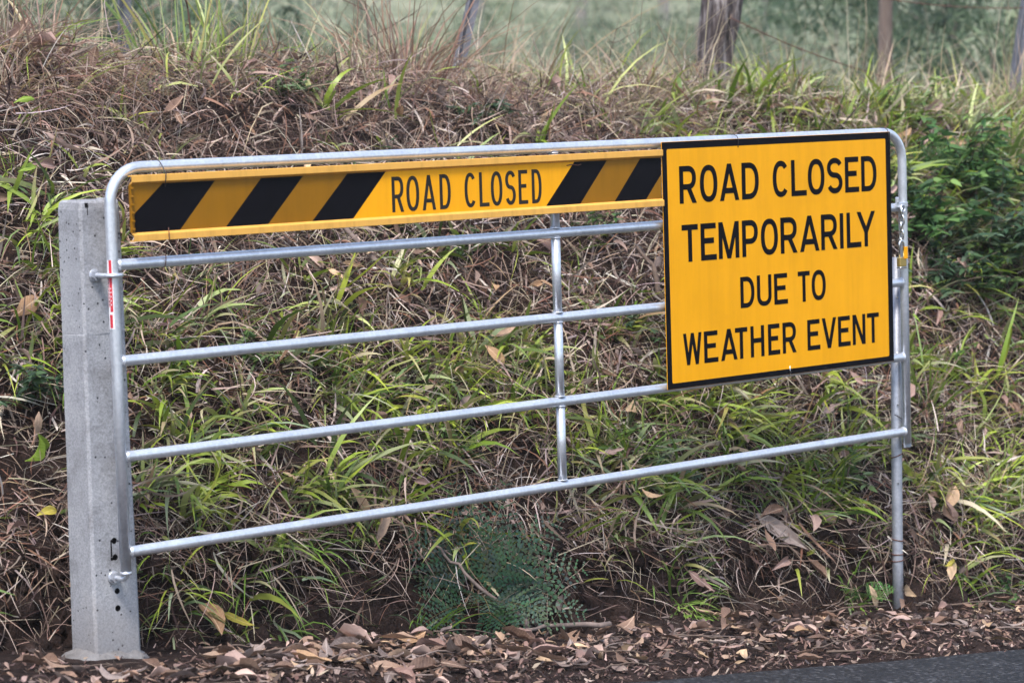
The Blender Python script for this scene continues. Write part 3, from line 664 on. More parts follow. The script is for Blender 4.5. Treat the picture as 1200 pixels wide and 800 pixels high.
PALEDRY = [(.44, .36, .25, 3), (.36, .28, .19, 3), (.50, .44, .32, 1.5), (.28, .2, .14, 2), (.33, .22, .13, 1.2)]
GREEN = [(.11, .18, .022, 3), (.24, .33, .036, 3.2), (.05, .085, .024, 2.2), (.36, .44, .06, 2.4), (.13, .19, .08, 1.4), (.36, .42, .26, 1.4), (.40, .38, .10, 1.2)]
LIME = [(.24, .32, .06, 3), (.34, .40, .09, 2.4), (.14, .21, .05, 2), (.38, .37, .16, 2), (.46, .43, .22, 1.4)]

# green growth is patchy: world spots of the greener patches (x, y, radius, weight)
PATCH = [(.42, .40, .18, 1), (.74, .39, .22, 1.2), (.96, .44, .22, 1.1), (2.47, .22, .2, 1.2), (3.05, .46, .3, 1.5), (2.56, .52, .3, 1.3), (4.32, .57, .3, 1), (3.93, .16, .3, 1.2), (3.29, .15, .18, .8), (3.23, .29, .2, .8),
         (1.6, .82, .3, 1.2), (1.97, .69, .3, 1.2), (.58, .65, .25, 1.1), (.65, .88, .22, .9), (.53, 1.32, .22, 1), (.27, .97, .2, 1), (5.25, .95, .4, .7), (4.39, .36, .4, 1.3), (1.9, .99, .25, .8), (2.26, .74, .3, 1.1), (3.38, .56, .3, 1.3), (6.1, 1.6, .7, 1.3),
         (1.11, .33, .15, .6), (5.2, 2.1, .6, .9), (2.9, .75, .3, .8), (1.2, .55, .3, .8), (1.4, .6, .25, .8), (3.0, 1.0, .2, .5), (5.3, 1.5, .4, .9), (7.3, 2.2, .9, 1.0), (-.4, .7, .4, .8), (6.2, .5, .8, 1.0), (8.2, .8, .9, 1.0), (2.0, 1.55, .2, .4), (2.7, 1.6, .25, .4), (4.2, 2.1, .4, .5)]
def green_w(x, y):
    w = .03 + .10 * np.clip(fbm(x, y, 3.0, 3, 7), 0, 1)
    for a, b, r, k in PATCH: w = w + k * np.exp(-((x - a) ** 2 + (y - b) ** 2) / (2 * (r * .66) ** 2))
    w = w * (1 - .75 * sstep(1.25, 1.7, y) * (1 - sstep(3.6, 5.0, x)))       # upper left of the bank is dead thatch
    w = w * np.clip(.55 + .9 * fbm(x, y, 9.0, 2, 8), .1, 1.3)
    return w * sstep(0.0, .1, y - toe_y(x))
def sample(n, fn, x0, x1, y0, y1, top=1.0):
    X, Y = [], []; c = 0
    while c < n:
        x = RNG.uniform(x0, x1, n * 2); y = RNG.uniform(y0, y1, n * 2); k = RNG.uniform(0, top, n * 2) < fn(x, y)
        X.append(x[k]); Y.append(y[k]); c += k.sum()
    return np.concatenate(X)[:n], np.concatenate(Y)[:n]
def inview(x, y):
    """More growth where the bank faces the road in front of the gate, thinner out to the sides."""
    m = sstep(-1.6, .2, x - .35 * y) * (1 - .75 * sstep(5.0, 7.5, x - 1.0 * np.maximum(y, 0)))
    return .12 + .88 * m
def bank(x, y): return inview(x, y) * sstep(-.02, .1, y - toe_y(x)) * (1 - .5 * sstep(2.2, 3.2, y))
# clumped dead thatch: matted straw lying on the slope in hummocks with dark hollows between
def hum(x, y): return np.clip(.5 + .75 * fbm(x, y, 7.0, 3, 15) + .25 * fbm(x, y, 17.0, 2, 16), 0, 1)
def thatch(n, name, label, pal, pal2, lmin, lmax, wmin, wmax, K, droop, el, lift, reg=None, downhill=.3, curl=.9, prof='straw'):
    x, y = sample(n, reg or bank, -2.2, 10, -.1, 3.6)
    nr, t = tang(x, y, n)
    dn = np.array([.12, -1, 0.0]) + RNG.normal(0, .6, (n, 3)) * [1, 1, 0]
    dn = unit(dn - nr * np.sum(dn * nr, 1, keepdims=True))
    k = (RNG.uniform(0, 1, n) < downhill)[:, None]; t = np.where(k, dn, t)
    e = RNG.uniform(el[0], el[1], n)[:, None]
    D = t * np.cos(e) + nr * np.sin(e)
    P = np.stack([x, y, height(x, y)], -1) + nr * (RNG.beta(1.3, 1.8, n) * lift * (.15 + 1.5 * hum(x, y)))[:, None]
    C = pick(pal, n, .25); C2 = pick(pal2, n, .25); mix = sstep(-.2, .35, fbm(x, y, 2.3, 3, 9) + .6 * sstep(1.2, 1.9, y) * (1 - sstep(2.0, 3.2, x)) - .2)[:, None]
    C = np.where(RNG.uniform(0, 1, (n, 1)) < mix, C2, C)
    v = blades(P, D, RNG.uniform(lmin, lmax, n), RNG.uniform(wmin, wmax, n) , C, K, droop, prof=prof, curl=curl)
    return tag(mesh_np(name, v[0], v[1], MT['dry'], v[2]), label, 'grass', kind='stuff')
def bare(x, y):
    """Eroded dark soil face at the bank foot stays nearly bare in places."""
    t = y - toe_y(x); f = 1 - .55 * (1 - sstep(.03, .16, t)) * sstep(-.25, .2, fbm(x, 2.0, 2.7, 2, 10))
    return bank(x, y) * f
thatch(62000, 'dead_grass', 'matted dead brown grass covering the roadside bank', DRY, DARKDRY, .05, .19, .0028, .0068, 4, .5, (-.15, .6), .085, bare, .25, 1.3)
thatch(15000, 'dead_grass', 'broad dead grass blades lying on the roadside bank', DRY, DARKDRY, .08, .24, .006, .014, 5, .7, (-.1, .8), .10, bare, .3, 1.2, 'grass')
thatch(11500, 'pale_straw', 'pale straws standing out of the dead thatch of the bank', PALEDRY + [(.46, .38, .35, 2)], DRY, .10, .34, .0022, .0048, 4, .7, (.05, 1.1), .10, bare, .2, .9)
def toe_face(x, y): return inview(x, y) * sstep(-.05, .03, y - toe_y(x)) * (1 - sstep(.16, .32, y - toe_y(x)))
thatch(5200, 'hanging_roots', 'dead roots and straw hanging over the dark soil at the bank foot', DARKDRY + DRY[:3], DARKDRY, .06, .26, .0016, .0042, 5, .9, (.05, .9), .05, toe_face, .75, 1.1)
# green grass growing in tufts through the thatch
def tufts(nt_, name, label, fn, box, pal, nb, lmin, lmax, wmin, wmax, droop, spread, rad, K=4, dryf=.12, top=1.4, curl=.45, lift=.01):
    cx, cy = sample(nt_, fn, *box, top)
    k = RNG.randint(nb[0], nb[1], nt_); n = k.sum(); ci = np.repeat(np.arange(nt_), k)
    a = RNG.uniform(0, 6.283, n); r = np.abs(RNG.normal(0, rad, n)); x = cx[ci] + np.cos(a) * r; y = cy[ci] + np.sin(a) * r
    a2 = a + RNG.normal(0, 1.0, n); out = RNG.uniform(.1, spread, n)[:, None]
    nr = grad(x, y); D = nr * .6 + np.array([0, -.1, .5]) + np.stack([np.cos(a2), np.sin(a2), np.zeros(n)], -1) * out
    P = np.stack([x, y, height(x, y) + lift], -1)
    size = RNG.uniform(.45, 1.5, nt_)[ci]
    tc = pick(pal, nt_, .3)[ci]; C = np.clip(.5 * tc + .5 * pick(pal, n, .25), .01, .7)
    dry = RNG.uniform(0, 1, n) < dryf; C[dry] = pick(PALEDRY, dry.sum())
    tip = C * np.array([1.12, 1.05, .9]); dt = RNG.uniform(0, 1, n) < .2; tip[dt] = pick(PALEDRY, dt.sum())
    v = blades(P, D, RNG.uniform(lmin, lmax, n) * size, RNG.uniform(wmin, wmax, n) * (.6 + .45 * size), C, K, droop, tipc=tip, curl=curl)
    return tag(mesh_np(name, v[0], v[1], MT['blade'], v[2]), label, 'grass', kind='stuff')
gw = lambda x, y: green_w(x, y) * inview(x, y)
tufts(980, 'green_grass', 'green grass growing in patches through the dead thatch of the bank', gw, (-2.2, 10, 0, 3.2), GREEN, (5, 14), .11, .28, .0095, .022, 1.1, 1.6, .03, 5, .05, lift=.045)
tufts(420, 'fine_green_grass', 'fine short green grass along the bank', gw, (-2.2, 10, 0, 3.2), GREEN, (10, 24), .06, .17, .003, .006, 1.0, 1.4, .05, lift=.03)
tufts(300, 'yellow_green_grass', 'scattered yellow green blades among the thatch', lambda x, y: bank(x, y) * .8, (-2.2, 10, 0, 3.2), LIME + GREEN[:2], (1, 6), .10, .28, .007, .016, .9, 1.5, .04, 5, .1, 1.0, lift=.06)
# grass on top of the bank
def crest(x, y): return sstep(1.75, 2.1, y) * (1 - sstep(3.6, 6.0, y)) * (.5 + .5 * np.clip(fbm(x, y, 2.6, 3, 11) + .4, 0, 1))
def crest_l(x, y): return crest(x, y) * (1 - .65 * sstep(4.6, 6.2, x))
def crest_r(x, y): return crest(x, y) * sstep(4.2, 5.6, x - .2 * y)
tufts(1250, 'dry_crest_grass', 'dry tangled straw grass along the top of the bank', crest_l, (-2, 14, 1.6, 6), PALEDRY + DRY[:4] + [(.33, .24, .2, 3)], (8, 18), .16, .46, .0026, .007, 1.2, 1.7, .06, 4, .5, 1.0, 1.0)
tufts(260, 'green_crest_grass', 'green and yellow blades among the dry grass on the top of the bank', crest_l, (-2, 14, 1.5, 4), LIME + GREEN[:2], (4, 12), .14, .36, .005, .012, 1.1, 1.4, .05, 5, .2, 1.0)
tufts(1150, 'pale_crest_grass', 'yellow green grass on the top of the bank behind the sign', crest_r, (3, 15, 1.4, 6), LIME, (8, 18), .16, .42, .005, .012, 1.1, 1.6, .05, 5, .3, 1.0, .6)
tufts(520, 'crest_stalks', 'thin bare seed stalks standing above the bank top', crest, (-2, 13, 1.8, 5), PALEDRY + DRY[:3] + [(.3, .34, .14, 3)], (2, 7), .30, .85, .002, .0042, .5, .9, .06, 5, .4, 1.0, .5)
def field(x, y): return np.clip(.5 + fbm(x, y, .8, 3, 12), .1, 1) * (y > 3.5)
tufts(2300, 'field_grass', 'pale grass of the paddock beyond the wire fence', field, (-2, 30, 3.5, 26), LIME + PALEDRY[:3], (9, 16), .2, .5, .006, .013, 1.0, 1.2, .10, 3, .35, 1.0)

# ------------------------------------------------------------------ leaf litter
def leaf_mesh(name, rnd, wid, fold, curl, twist, nx=6, torn=False):
    V, F = [], []
    for i in range(nx + 1):
        s = i / nx; w = wid * (math.sin(math.pi * min(1, s * 1.02 + .0) ** .8) * .92 + .03) * rnd.uniform(.9, 1.1)
        if i in (0, nx): w = .012
        th = curl * (s - .5); cx = math.sin(th) / max(abs(curl), 1e-3) if abs(curl) > .05 else s - .5
        cz = (1 - math.cos(th)) / max(abs(curl), 1e-3) * math.copysign(1, curl) if abs(curl) > .05 else 0
        tw = twist * (s - .5)
        for j, f in enumerate((-1, -.5, 0, .5, 1)):
            y = f * w / 2; z = fold * abs(f) ** 1.5 * w / 2 + rnd.uniform(-.03, .03) * (1 if f else .3)
            V.append((cx, y * math.cos(tw) - z * math.sin(tw), cz + y * math.sin(tw) + z * math.cos(tw)))
    for i in range(nx):
        for j in range(4):
            if torn and (i, j) in ((2, 3), (4, 0)): continue
            a = i * 5 + j; F.append((a, a + 1, a + 6, a + 5))
    me = bpy.data.meshes.new(name); me.from_pydata(V, [], F); me.polygons.foreach_set('use_smooth', [True] * len(F)); me.update(); return me
rl = random.Random(21)
LM = {}
for key, mat in (('brown', 'leaf_brown'), ('grey', 'leaf_grey'), ('tan', 'leaf_tan'), ('pink', 'leaf_pink'), ('lime', 'leaf_lime'), ('yellow', 'leaf_yellow')):
    LM[key] = []
    for k in range(7):
        me = leaf_mesh('fallen_leaf', rl, rl.uniform(.26, .48), rl.uniform(-.5, 1.5), rl.choice((-1, 1)) * rl.uniform(.2, 1.7), rl.uniform(-1.3, 1.3), torn=(k == 3 and key in ('brown', 'pink')))
        me.materials.append(MT[mat]); LM[key].append(me)
def place_leaf(x, y, ln, me, az, tilt, roll, lift, label, group=None, name='fallen_leaf'):
    o = bpy.data.objects.new(name, me); COL.objects.link(o)
    nr = grad(np.array([x]), np.array([y]))[0]
    q = Vector((0, 0, 1)).rotation_difference(Vector(nr.tolist()))
    o.rotation_mode = 'QUATERNION'
    o.rotation_quaternion = q @ Matrix.Rotation(az, 3, 'Z').to_quaternion() @ Matrix.Rotation(tilt, 3, 'Y').to_quaternion() @ Matrix.Rotation(roll, 3, 'X').to_quaternion()
    o.location = Vector((x, y, float(height(x, y)))) + Vector(nr.tolist()) * lift; o.scale = (ln, ln, ln)
    return tag(o, label, 'leaf', group)
# leaves with a look or a spot of their own: x, y, length, colour, mesh, azimuth, tilt, roll, lift, label
SPECIAL = [
 (1.04, 2.19, .17, 'brown', 0, .5, -.2, .3, .12, 'large curled brown leaf in the dead grass at the upper left of the bank'),
 (.72, 1.54, .16, 'pink', 1, 2.2, .3, .9, .13, 'long pinkish dry leaf hanging just left of the concrete post top'),
 (.58, 1.42, .12, 'pink', 2, .1, 0, .5, .12, 'pale curled dry leaf lying left of the upper concrete post'),
 (.31, 1.04, .13, 'tan', 3, .3, 0, .3, .1, 'tan leaf on green grass left of the middle of the concrete post'),
 (.08, .72, .13, 'brown', 4, 1.4, -.5, .6, .1, 'brown leaf standing on edge left of the lower concrete post'),
 (.05, .57, .08, 'yellow', 2, .1, 0, 0, .08, 'small yellowish leaf on dead grass left of the concrete post foot'),
 (.46, .24, .165, 'broad', 0, 1.45, -.5, .1, .085, 'big tan leaf propped upright on dark soil right of the concrete post foot'),
 (.58, .30, .11, 'yellow', 1, -.5, .2, .6, .07, 'yellow green dying leaf beside the big tan leaf near the post foot'),
 (1.21, .41, .15, 'brown', 2, 1.3, -.6, .4, .1, 'brown crumpled leaf hanging on the bank left of the fern'),
 (1.86, 1.19, .09, 'tan', 1, .4, .1, .1, .1, 'small tan leaf on the bank below the second gate rail'),
 (2.32, 1.09, .08, 'tan', 6, 1.2, .2, .1, .1, 'round tan leaf on the bank just above the third gate rail'),
 (2.78, 1.26, .16, 'pink', 4, -.3, .1, .6, .1, 'pale folded dry leaf beside the middle stay of the gate'),
 (3.09, .90, .115, 'disc', 0, 1.3, -.5, .1, .16, 'rounded pinkish leaf beside the left edge of the large yellow sign'),
 (2.25, .92, .14, 'brown', 6, .1, .0, .3, .1, 'brown leaf in the grass just above the fourth gate rail'),
 (3.02, .25, .24, 'long', 0, -.95, .0, .5, .07, 'very large long grey brown leaf lying on bare soil below the bottom rail'),
 (3.26, .25, .14, 'pink', 2, -.5, .0, .4, .06, 'pinkish folded leaf on bare soil left of the slim post'),
 (2.97, .2, .12, 'pink', 5, .2, .2, -.1, .06, 'pale pinkish leaf on loose soil under the long grey brown leaf'),
 (3.12, .17, .11, 'brown', 5, 1.9, .3, .3, .06, 'reddish brown oval leaf leaning at the bank foot left of the slim post'),
 (3.95, .27, .13, 'broad', 0, .8, -.5, .1, .12, 'bright tan leaf standing in green grass right of the slim post'),
 (3.63, .55, .12, 'pink', 3, .2, .0, .5, .1, 'pale torn leaf above the bottom rail near the slim post'),
 (4.95, .63, .11, 'tan', 1, -.6, -.3, .2, .1, 'orange tan leaf in the grass at the right edge of the view'),
 (4.66, .85, .10, 'pink', 5, .7, .1, .1, .1, 'pale crumpled leaf on dead grass right of the padlock post'),
 (5.19, 1.34, .13, 'brown', 3, -.3, .1, .4, .1, 'brown leaf in the thatch under the bright ferny plant'),
 (2.82, .33, .11, 'brown', 1, 1.2, -.5, .4, .07, 'brown leaf hanging on the bank left of the very large grey brown leaf'),
 (2.48, .2, .13, 'pink', 3, -.8, -.1, .2, .12, 'torn pale leaf with a hole lying over the low green tuft'),
 (1.94, -.09, .15, 'brown', 1, .5, -.2, .3, .035, 'brown and olive leaf leaning at the bank foot right of the fern'),
 (3.25, 1.56, .12, 'brown', 5, .6, .1, .3, .1, 'brown leaf in the thatch just above the striped board'),
 (2.63, 1.99, .14, 'pink', 0, .9, -.2, .5, .11, 'pale broken leaf high on the bank above the striped board'),
 (5.73, 1.67, .15, 'tan', 0, -.5, .0, .3, .1, 'long tan leaf on the grass up the bank right of the sign'),
 (.72, 1.67, .10, 'lime', 1, .1, .2, .3, .16, 'bright lime leaf above the concrete post at the left edge'),
 (.53, 1.39, .085, 'lime', 4, .1, .1, .2, .14, 'lime green leaf just left of the top of the concrete post'),
 (.07, .69, .12, 'lime', 0, 1.5, -1.1, .9, .1, 'upright lime green leaf left of the lower concrete post'),
 (3.76, .13, .075, 'yellow', 5, .3, .0, .1, .13, 'round yellow leaf low on the bank right of the slim post')]
LM['long'] = [leaf_mesh('fallen_leaf', random.Random(2), .27, .5, .45, .3, 9)]; LM['long'][0].materials.append(MT['leaf_grey'])
LM['broad'] = [leaf_mesh('fallen_leaf', random.Random(6), .5, .5, -.5, .2, 8)]; LM['broad'][0].materials.append(MT['leaf_tan'])
LM['disc'] = [leaf_mesh('fallen_leaf', random.Random(8), .72, .25, .5, .1, 8)]; LM['disc'][0].materials.append(MT['leaf_pink'])
for x, y, ln, c, k, az, ti, ro, li, lab in SPECIAL: place_leaf(x, y, ln, LM[c][k], az, ti, ro, li, lab)
# litter strip along the road: the ones that show largest are leaves of their own
def strip(x, y): return sstep(-.85, -.4, y) * (1 - .96 * sstep(-.06, .05, y - .02)) * (1 - sstep(-.02, .12, y - toe_y(x))) * (.45 + .55 * sstep(-.3, .4, fbm(x, y, 2.5, 3, 13)))
TXT = {'brown': 'curled brown fallen leaf in the roadside litter', 'grey': 'dull grey brown fallen leaf in the roadside litter', 'tan': 'dry tan fallen leaf in the roadside litter', 'pink': 'pale pinkish fallen leaf in the roadside litter'}
def where(x):
    return 'in front of the concrete post' if x < .35 else 'left of the fern' if x < 1.35 else 'in front of the fern' if x < 2.0 else 'below the large sign' if x < 3.3 else 'at the foot of the slim post'
lx, ly = sample(215, strip, -.55, 4.9, -.95, .5)
for x, y in zip(lx, ly):
    if -.24 < x < .30 and y > -.16 and rl.random() < .8: x, y = rl.uniform(.4, 4.6), rl.uniform(-.55, -.1)
    c = rl.choices(('brown', 'grey', 'tan', 'pink'), (5, 4, .7, 2.4))[0]
    place_leaf(x, y, rl.uniform(.055, .14) * (1.1 if x < 1.6 else .85), rl.choice(LM[c]), rl.uniform(0, 6.28), rl.gauss(0, .14), rl.gauss(0, .22), rl.uniform(.012, .035), TXT[c] + ' ' + where(x), 'fallen leaves in the litter strip')
bx, by = sample(85, lambda x, y: bank(x, y) * (1 - sstep(1.9, 2.4, y)), -.2, 6.5, .2, 2.4)
TXB = {'brown': 'brown dead leaf', 'tan': 'tan dead leaf', 'pink': 'pale dead leaf'}
def bank_spot(x, y):
    g_ = x - .87 * y; s_ = 'left of the concrete post' if g_ < -.1 else 'seen through the left half of the gate' if g_ < 1.75 else 'seen through the right half of the gate' if g_ < 3.45 else 'right of the slim post'
    return ('high on the bank ' if float(height(x, y)) > .45 else 'low on the bank ') + s_
for x, y in zip(bx, by):
    c = rl.choices(('brown', 'tan', 'pink'), (3, 1.8, 4))[0]
    place_leaf(x, y, rl.uniform(.07, .15), rl.choice(LM[c]), rl.uniform(0, 6.28), rl.gauss(0, .4), rl.gauss(0, .5), rl.uniform(.09, .15), TXB[c] + ' ' + bank_spot(x, y), 'dead leaves on the bank')
def litter(n, name, label, fn, box, l0, l1, pal, lift0, lift1):
    x, y = sample(n, fn, *box); nr, t = tang(x, y, n); e = RNG.normal(.1, .35, n)[:, None]
    D = t * np.cos(e) + nr * np.sin(e); Ln = RNG.uniform(l0, l1, n)
    P = np.stack([x, y, height(x, y)], -1) + nr * RNG.uniform(lift0, lift1, n)[:, None]
    v = blades(P, D, Ln, Ln * RNG.uniform(.22, .48, n), pick(pal, n, .3), 3, 0, RNG.normal(0, .6, n))
    v2 = v[0].reshape(n, 7, 3); v2[:, 2:6] += (nr * (RNG.normal(0, .12, n) * Ln)[:, None])[:, None, :]; v2[:, 6] += nr * (RNG.normal(0, .2, n) * Ln)[:, None]
    tag(mesh_np(name, v2.reshape(-1, 3), v[1], MT['dry'], v[2], smooth=True), label, 'leaves', kind='stuff')
LIT = [(.15, .085, .06, 4), (.22, .14, .10, 3), (.10, .06, .05, 3), (.30, .2, .15, 2), (.38, .27, .2, 1), (.12, .09, .085, 2)]
def leaf_pile(n, name, label, fn, box, l0, l1, keys, lift0, lift1):
    """Many smaller leaves as one mesh, made from the same curled leaf shapes."""
    x, y = sample(n, lambda a, b: fn(a, b) * (1 - .85 * ((a > -.22) & (a < .28) & (b > -.12))), *box); nr = grad(x, y); VV, QQ, CCs = [], [], []; o0 = 0
    ki = RNG.choice(len(keys), n, p=np.array([k[2] for k in keys]) / sum(k[2] for k in keys))
    for i in range(n):
        me = LM[keys[ki[i]][0]][RNG.randint(7)]; co = CO[me.name]; fc = FA[me.name]
        q = Vector((0, 0, 1)).rotation_difference(Vector(nr[i].tolist())).to_matrix() @ Matrix.Rotation(RNG.uniform(0, 6.28), 3, 'Z') @ Matrix.Rotation(RNG.normal(0, .2), 3, 'Y') @ Matrix.Rotation(RNG.normal(0, .28), 3, 'X')
        p = co @ np.array(q).T * RNG.uniform(l0, l1) + np.array([x[i], y[i], float(height(x[i], y[i]))]) + nr[i] * RNG.uniform(lift0, lift1)
        base = np.array(keys[ki[i]][1]) * RNG.uniform(.3, 1.6)
        VV.append(p); QQ.append(fc + o0); CCs.append(np.tile(base, (len(p), 1)) * RNG.uniform(.75, 1.25, (len(p), 1))); o0 += len(p)
    tag(mesh_np(name, np.concatenate(VV), [np.concatenate(QQ)], MT['dry'], np.concatenate(CCs), smooth=True), label, 'leaves', kind='stuff')
CO, FA = {}, {}
for L0 in list(LM.values()):
    for me in L0:
        c = np.zeros(len(me.vertices) * 3); me.vertices.foreach_get('co', c); CO[me.name] = c.reshape(-1, 3); FA[me.name] = np.array([tuple(p.vertices) for p in me.polygons])
KEYS = [('brown', (.20, .125, .088), 4), ('grey', (.16, .118, .10), 3), ('tan', (.38, .26, .16), 1.4), ('pink', (.35, .245, .20), 2)]
leaf_pile(1500, 'leaf_litter', 'layer of small dead leaves between the bank and the road', strip, (-2.5, 8, -.9, .5), .03, .095, KEYS, .0, .022)
leaf_pile(420, 'bank_litter', 'small dead leaves caught in the thatch of the bank', lambda x, y: bank(x, y) * sstep(-.3, .3, fbm(x, y, 2.1, 2, 17)), (-2, 10, 0, 2.6), .04, .10, KEYS, .05, .11)
litter(14000, 'leaf_crumbs', 'crumbled leaf bits and bark along the road edge', lambda x, y: sstep(-.95, -.8, y) * (1 - .75 * sstep(-.35, -.1, y)), (-2.5, 8, -1.03, .3), .008, .04, [(.13, .078, .062, 3), (.20, .13, .10, 3), (.06, .037, .032, 3.5), (.38, .28, .22, 1.4)], .0, .016)
litter(3000, 'thatch_crumbs', 'small dead leaf bits caught in the thatch of the bank', bank, (-2, 10, 0, 3.2), .015, .045, LIT, .01, .09)
# clods of dark soil on the eroded face at the bank foot
def clods(n):
    bm = bmesh.new(); bmesh.ops.create_icosphere(bm, subdivisions=1, radius=1); co = np.array([tuple(v.co) for v in bm.verts]); fc = np.array([[v.index for v in f.verts] for f in bm.faces]); bm.free()
    x, y = sample(n, lambda x, y: sstep(-.12, .0, y - toe_y(x)) * (1 - sstep(.12, .3, y - toe_y(x))), -2.2, 8, -.2, .8)
    s = RNG.gamma(1.6, .0075, n) + .004; k = len(co)
    V = co[None] * RNG.uniform(.6, 1.35, (n, k, 1)) * (s[:, None] * RNG.uniform(.7, 1.3, (n, 3)))[:, None, :] + np.stack([x, y, height(x, y)], -1)[:, None, :]
    tag(mesh_np('soil_clods', V.reshape(-1, 3), [(fc[None] + (np.arange(n) * k)[:, None, None]).reshape(-1, 3)], MT['soil'], None), 'crumbly dark soil clods along the foot of the bank', 'soil', kind='stuff')
clods(6500)
# ------------------------------------------------------------------ single plants
def surf(x, y, lift=0.0):
    return Vector((x, y, float(height(x, y)) + lift))
def tuft_thing(x, y, nb, l0, l1, w0, w1, pal, droop, spread, rad, label, group=None, name='grass_tuft', up=.7, lean=(0, -.15)):
    a = RNG.uniform(0, 6.283, nb); r = np.abs(RNG.normal(0, rad, nb)); dx, dy = np.cos(a) * r, np.sin(a) * r
    base = surf(x, y); a2 = a + RNG.normal(0, .6, nb); out = RNG.uniform(.08, spread, nb)[:, None]
    nr = grad(np.full(nb, x), np.full(nb, y))
    D = nr * .35 + np.array([lean[0], lean[1], up]) + np.stack([np.cos(a2), np.sin(a2), np.zeros(nb)], -1) * out
    P = np.stack([dx, dy, height(x + dx, y + dy) - base.z], -1)
    C = pick(pal, nb, .22); tip = C * np.array([1.1, 1.05, .9])
    v = blades(P, D, RNG.uniform(l0, l1, nb), RNG.uniform(w0, w1, nb), C, 5, droop, tipc=tip)
    o = mesh_np(name, v[0], v[1], MT['blade'], v[2]); o.location = base
    return tag(o, label, 'grass', group)
G2 = [(.13, .22, .04, 3), (.19, .30, .05, 2), (.09, .15, .04, 2), (.17, .22, .12, 1)]
for a in ((.42, .36, 42, .14, .30, .007, .014, GREEN, 1.6, 1.3, .06, 'dark green grass tuft under the bottom rail nearest the concrete post'),
          (.76, .36, 60, .14, .32, .007, .015, G2, 1.7, 1.4, .08, 'broad green grass tuft drooping over dark soil between the concrete post and the fern'),
          (.98, .42, 48, .12, .28, .006, .013, G2, 1.6, 1.3, .07, 'green grass tuft under the bottom rail left of the fern'),
          (2.47, .18, 85, .09, .20, .006, .012, [(.17, .29, .05, 3), (.24, .36, .08, 2), (.12, .2, .05, 1)], 1.5, 1.4, .07, 'low bright green grass tuft at the bank foot right of the fern'),
          (3.02, .44, 70, .14, .30, .006, .013, G2, 1.5, 1.3, .06, 'dense green grass tuft straddling the bottom rail below the large sign'),
          (2.56, .5, 65, .16, .36, .007, .015, G2, 1.2, 1.1, .07, 'tall spreading green grass tuft just below the lower left corner of the large sign'),
          (4.32, .55, 26, .18, .42, .008, .016, [(.2, .27, .06, 2), (.14, .22, .05, 2), (.3, .3, .12, 1)], .9, .9, .05, 'upright yellow green grass tuft right of the slim post at mid height'),
          (3.93, .14, 46, .14, .30, .006, .013, GREEN, 1.6, 1.3, .08, 'green grass tuft at the bank foot right of the slim post'),
          (3.3, .12, 34, .10, .20, .006, .013, G2, 1.5, 1.3, .05, 'small bright grass tuft at the bank foot left of the slim post'),
          (3.2, .27, 14, .15, .28, .010, .018, G2, .9, .9, .03, 'few broad upright grass blades between the slim post and the very large dead leaf'),
          (1.62, .80, 48, .14, .32, .007, .014, G2, 1.5, 1.3, .08, 'green grass tuft between the third and fourth gate rails above the fern'),
          (.55, 1.22, 22, .16, .36, .010, .020, [(.13, .19, .06, 2), (.19, .25, .10, 2)], 1.9, 1.3, .06, 'broad leaved pale green grass left of the top hinge of the concrete post'),
          (.27, .92, 34, .16, .34, .007, .014, GREEN, 1.7, 1.3, .07, 'green grass tuft left of the middle of the concrete post'),
          (5.25, .93, 24, .2, .42, .011, .022, [(.10, .16, .05, 2), (.16, .21, .11, 2)], 1.9, 1.2, .05, 'broad arching green grass at the right edge below the dark leafy shrub'),
          (6.14, 1.58, 30, .25, .5, .010, .018, [(.14, .21, .05, 2), (.22, .27, .09, 2)], 1.0, .8, .05, 'tall green grass tuft near the right edge above the dark leafy shrub')):
    tuft_thing(*a, group='green grass tufts on the bank')
tuft_thing(1.80, 2.25, 17, .35, .75, .008, .015, [(.13, .20, .05, 3), (.20, .26, .07, 2), (.3, .29, .1, 1)], .8, .6, .09, 'tall strappy green clump on the bank top left of the middle', name='strap_leaf_clump', up=1.0, lean=(-.1, 0))
tuft_thing(2.10, 2.3, 14, .3, .6, .007, .013, [(.22, .27, .06, 3), (.32, .33, .09, 2)], .8, .6, .08, 'yellow green strappy clump just right of the tall strappy clump', name='strap_leaf_clump', up=1.0, lean=(.05, 0))
tuft_thing(3.12, 2.45, 170, .25, .75, .004, .012, [(.28, .17, .12, 3), (.19, .11, .08, 2), (.36, .26, .2, 2)], 1.5, 1.0, .11, 'dead reddish brown clump of reeds on the bank top left of the leaning picket', name='dead_reed_clump', up=1.0, lean=(0, 0))
tuft_thing(2.45, 2.45, 60, .18, .42, .004, .009, [(.28, .17, .12, 3), (.36, .22, .1, 2), (.36, .26, .2, 2)], 1.4, 1.0, .1, 'low rusty dead clump on the bank top between the strappy clump and the dead reeds', name='dead_reed_clump', up=1.0, lean=(0, 0))
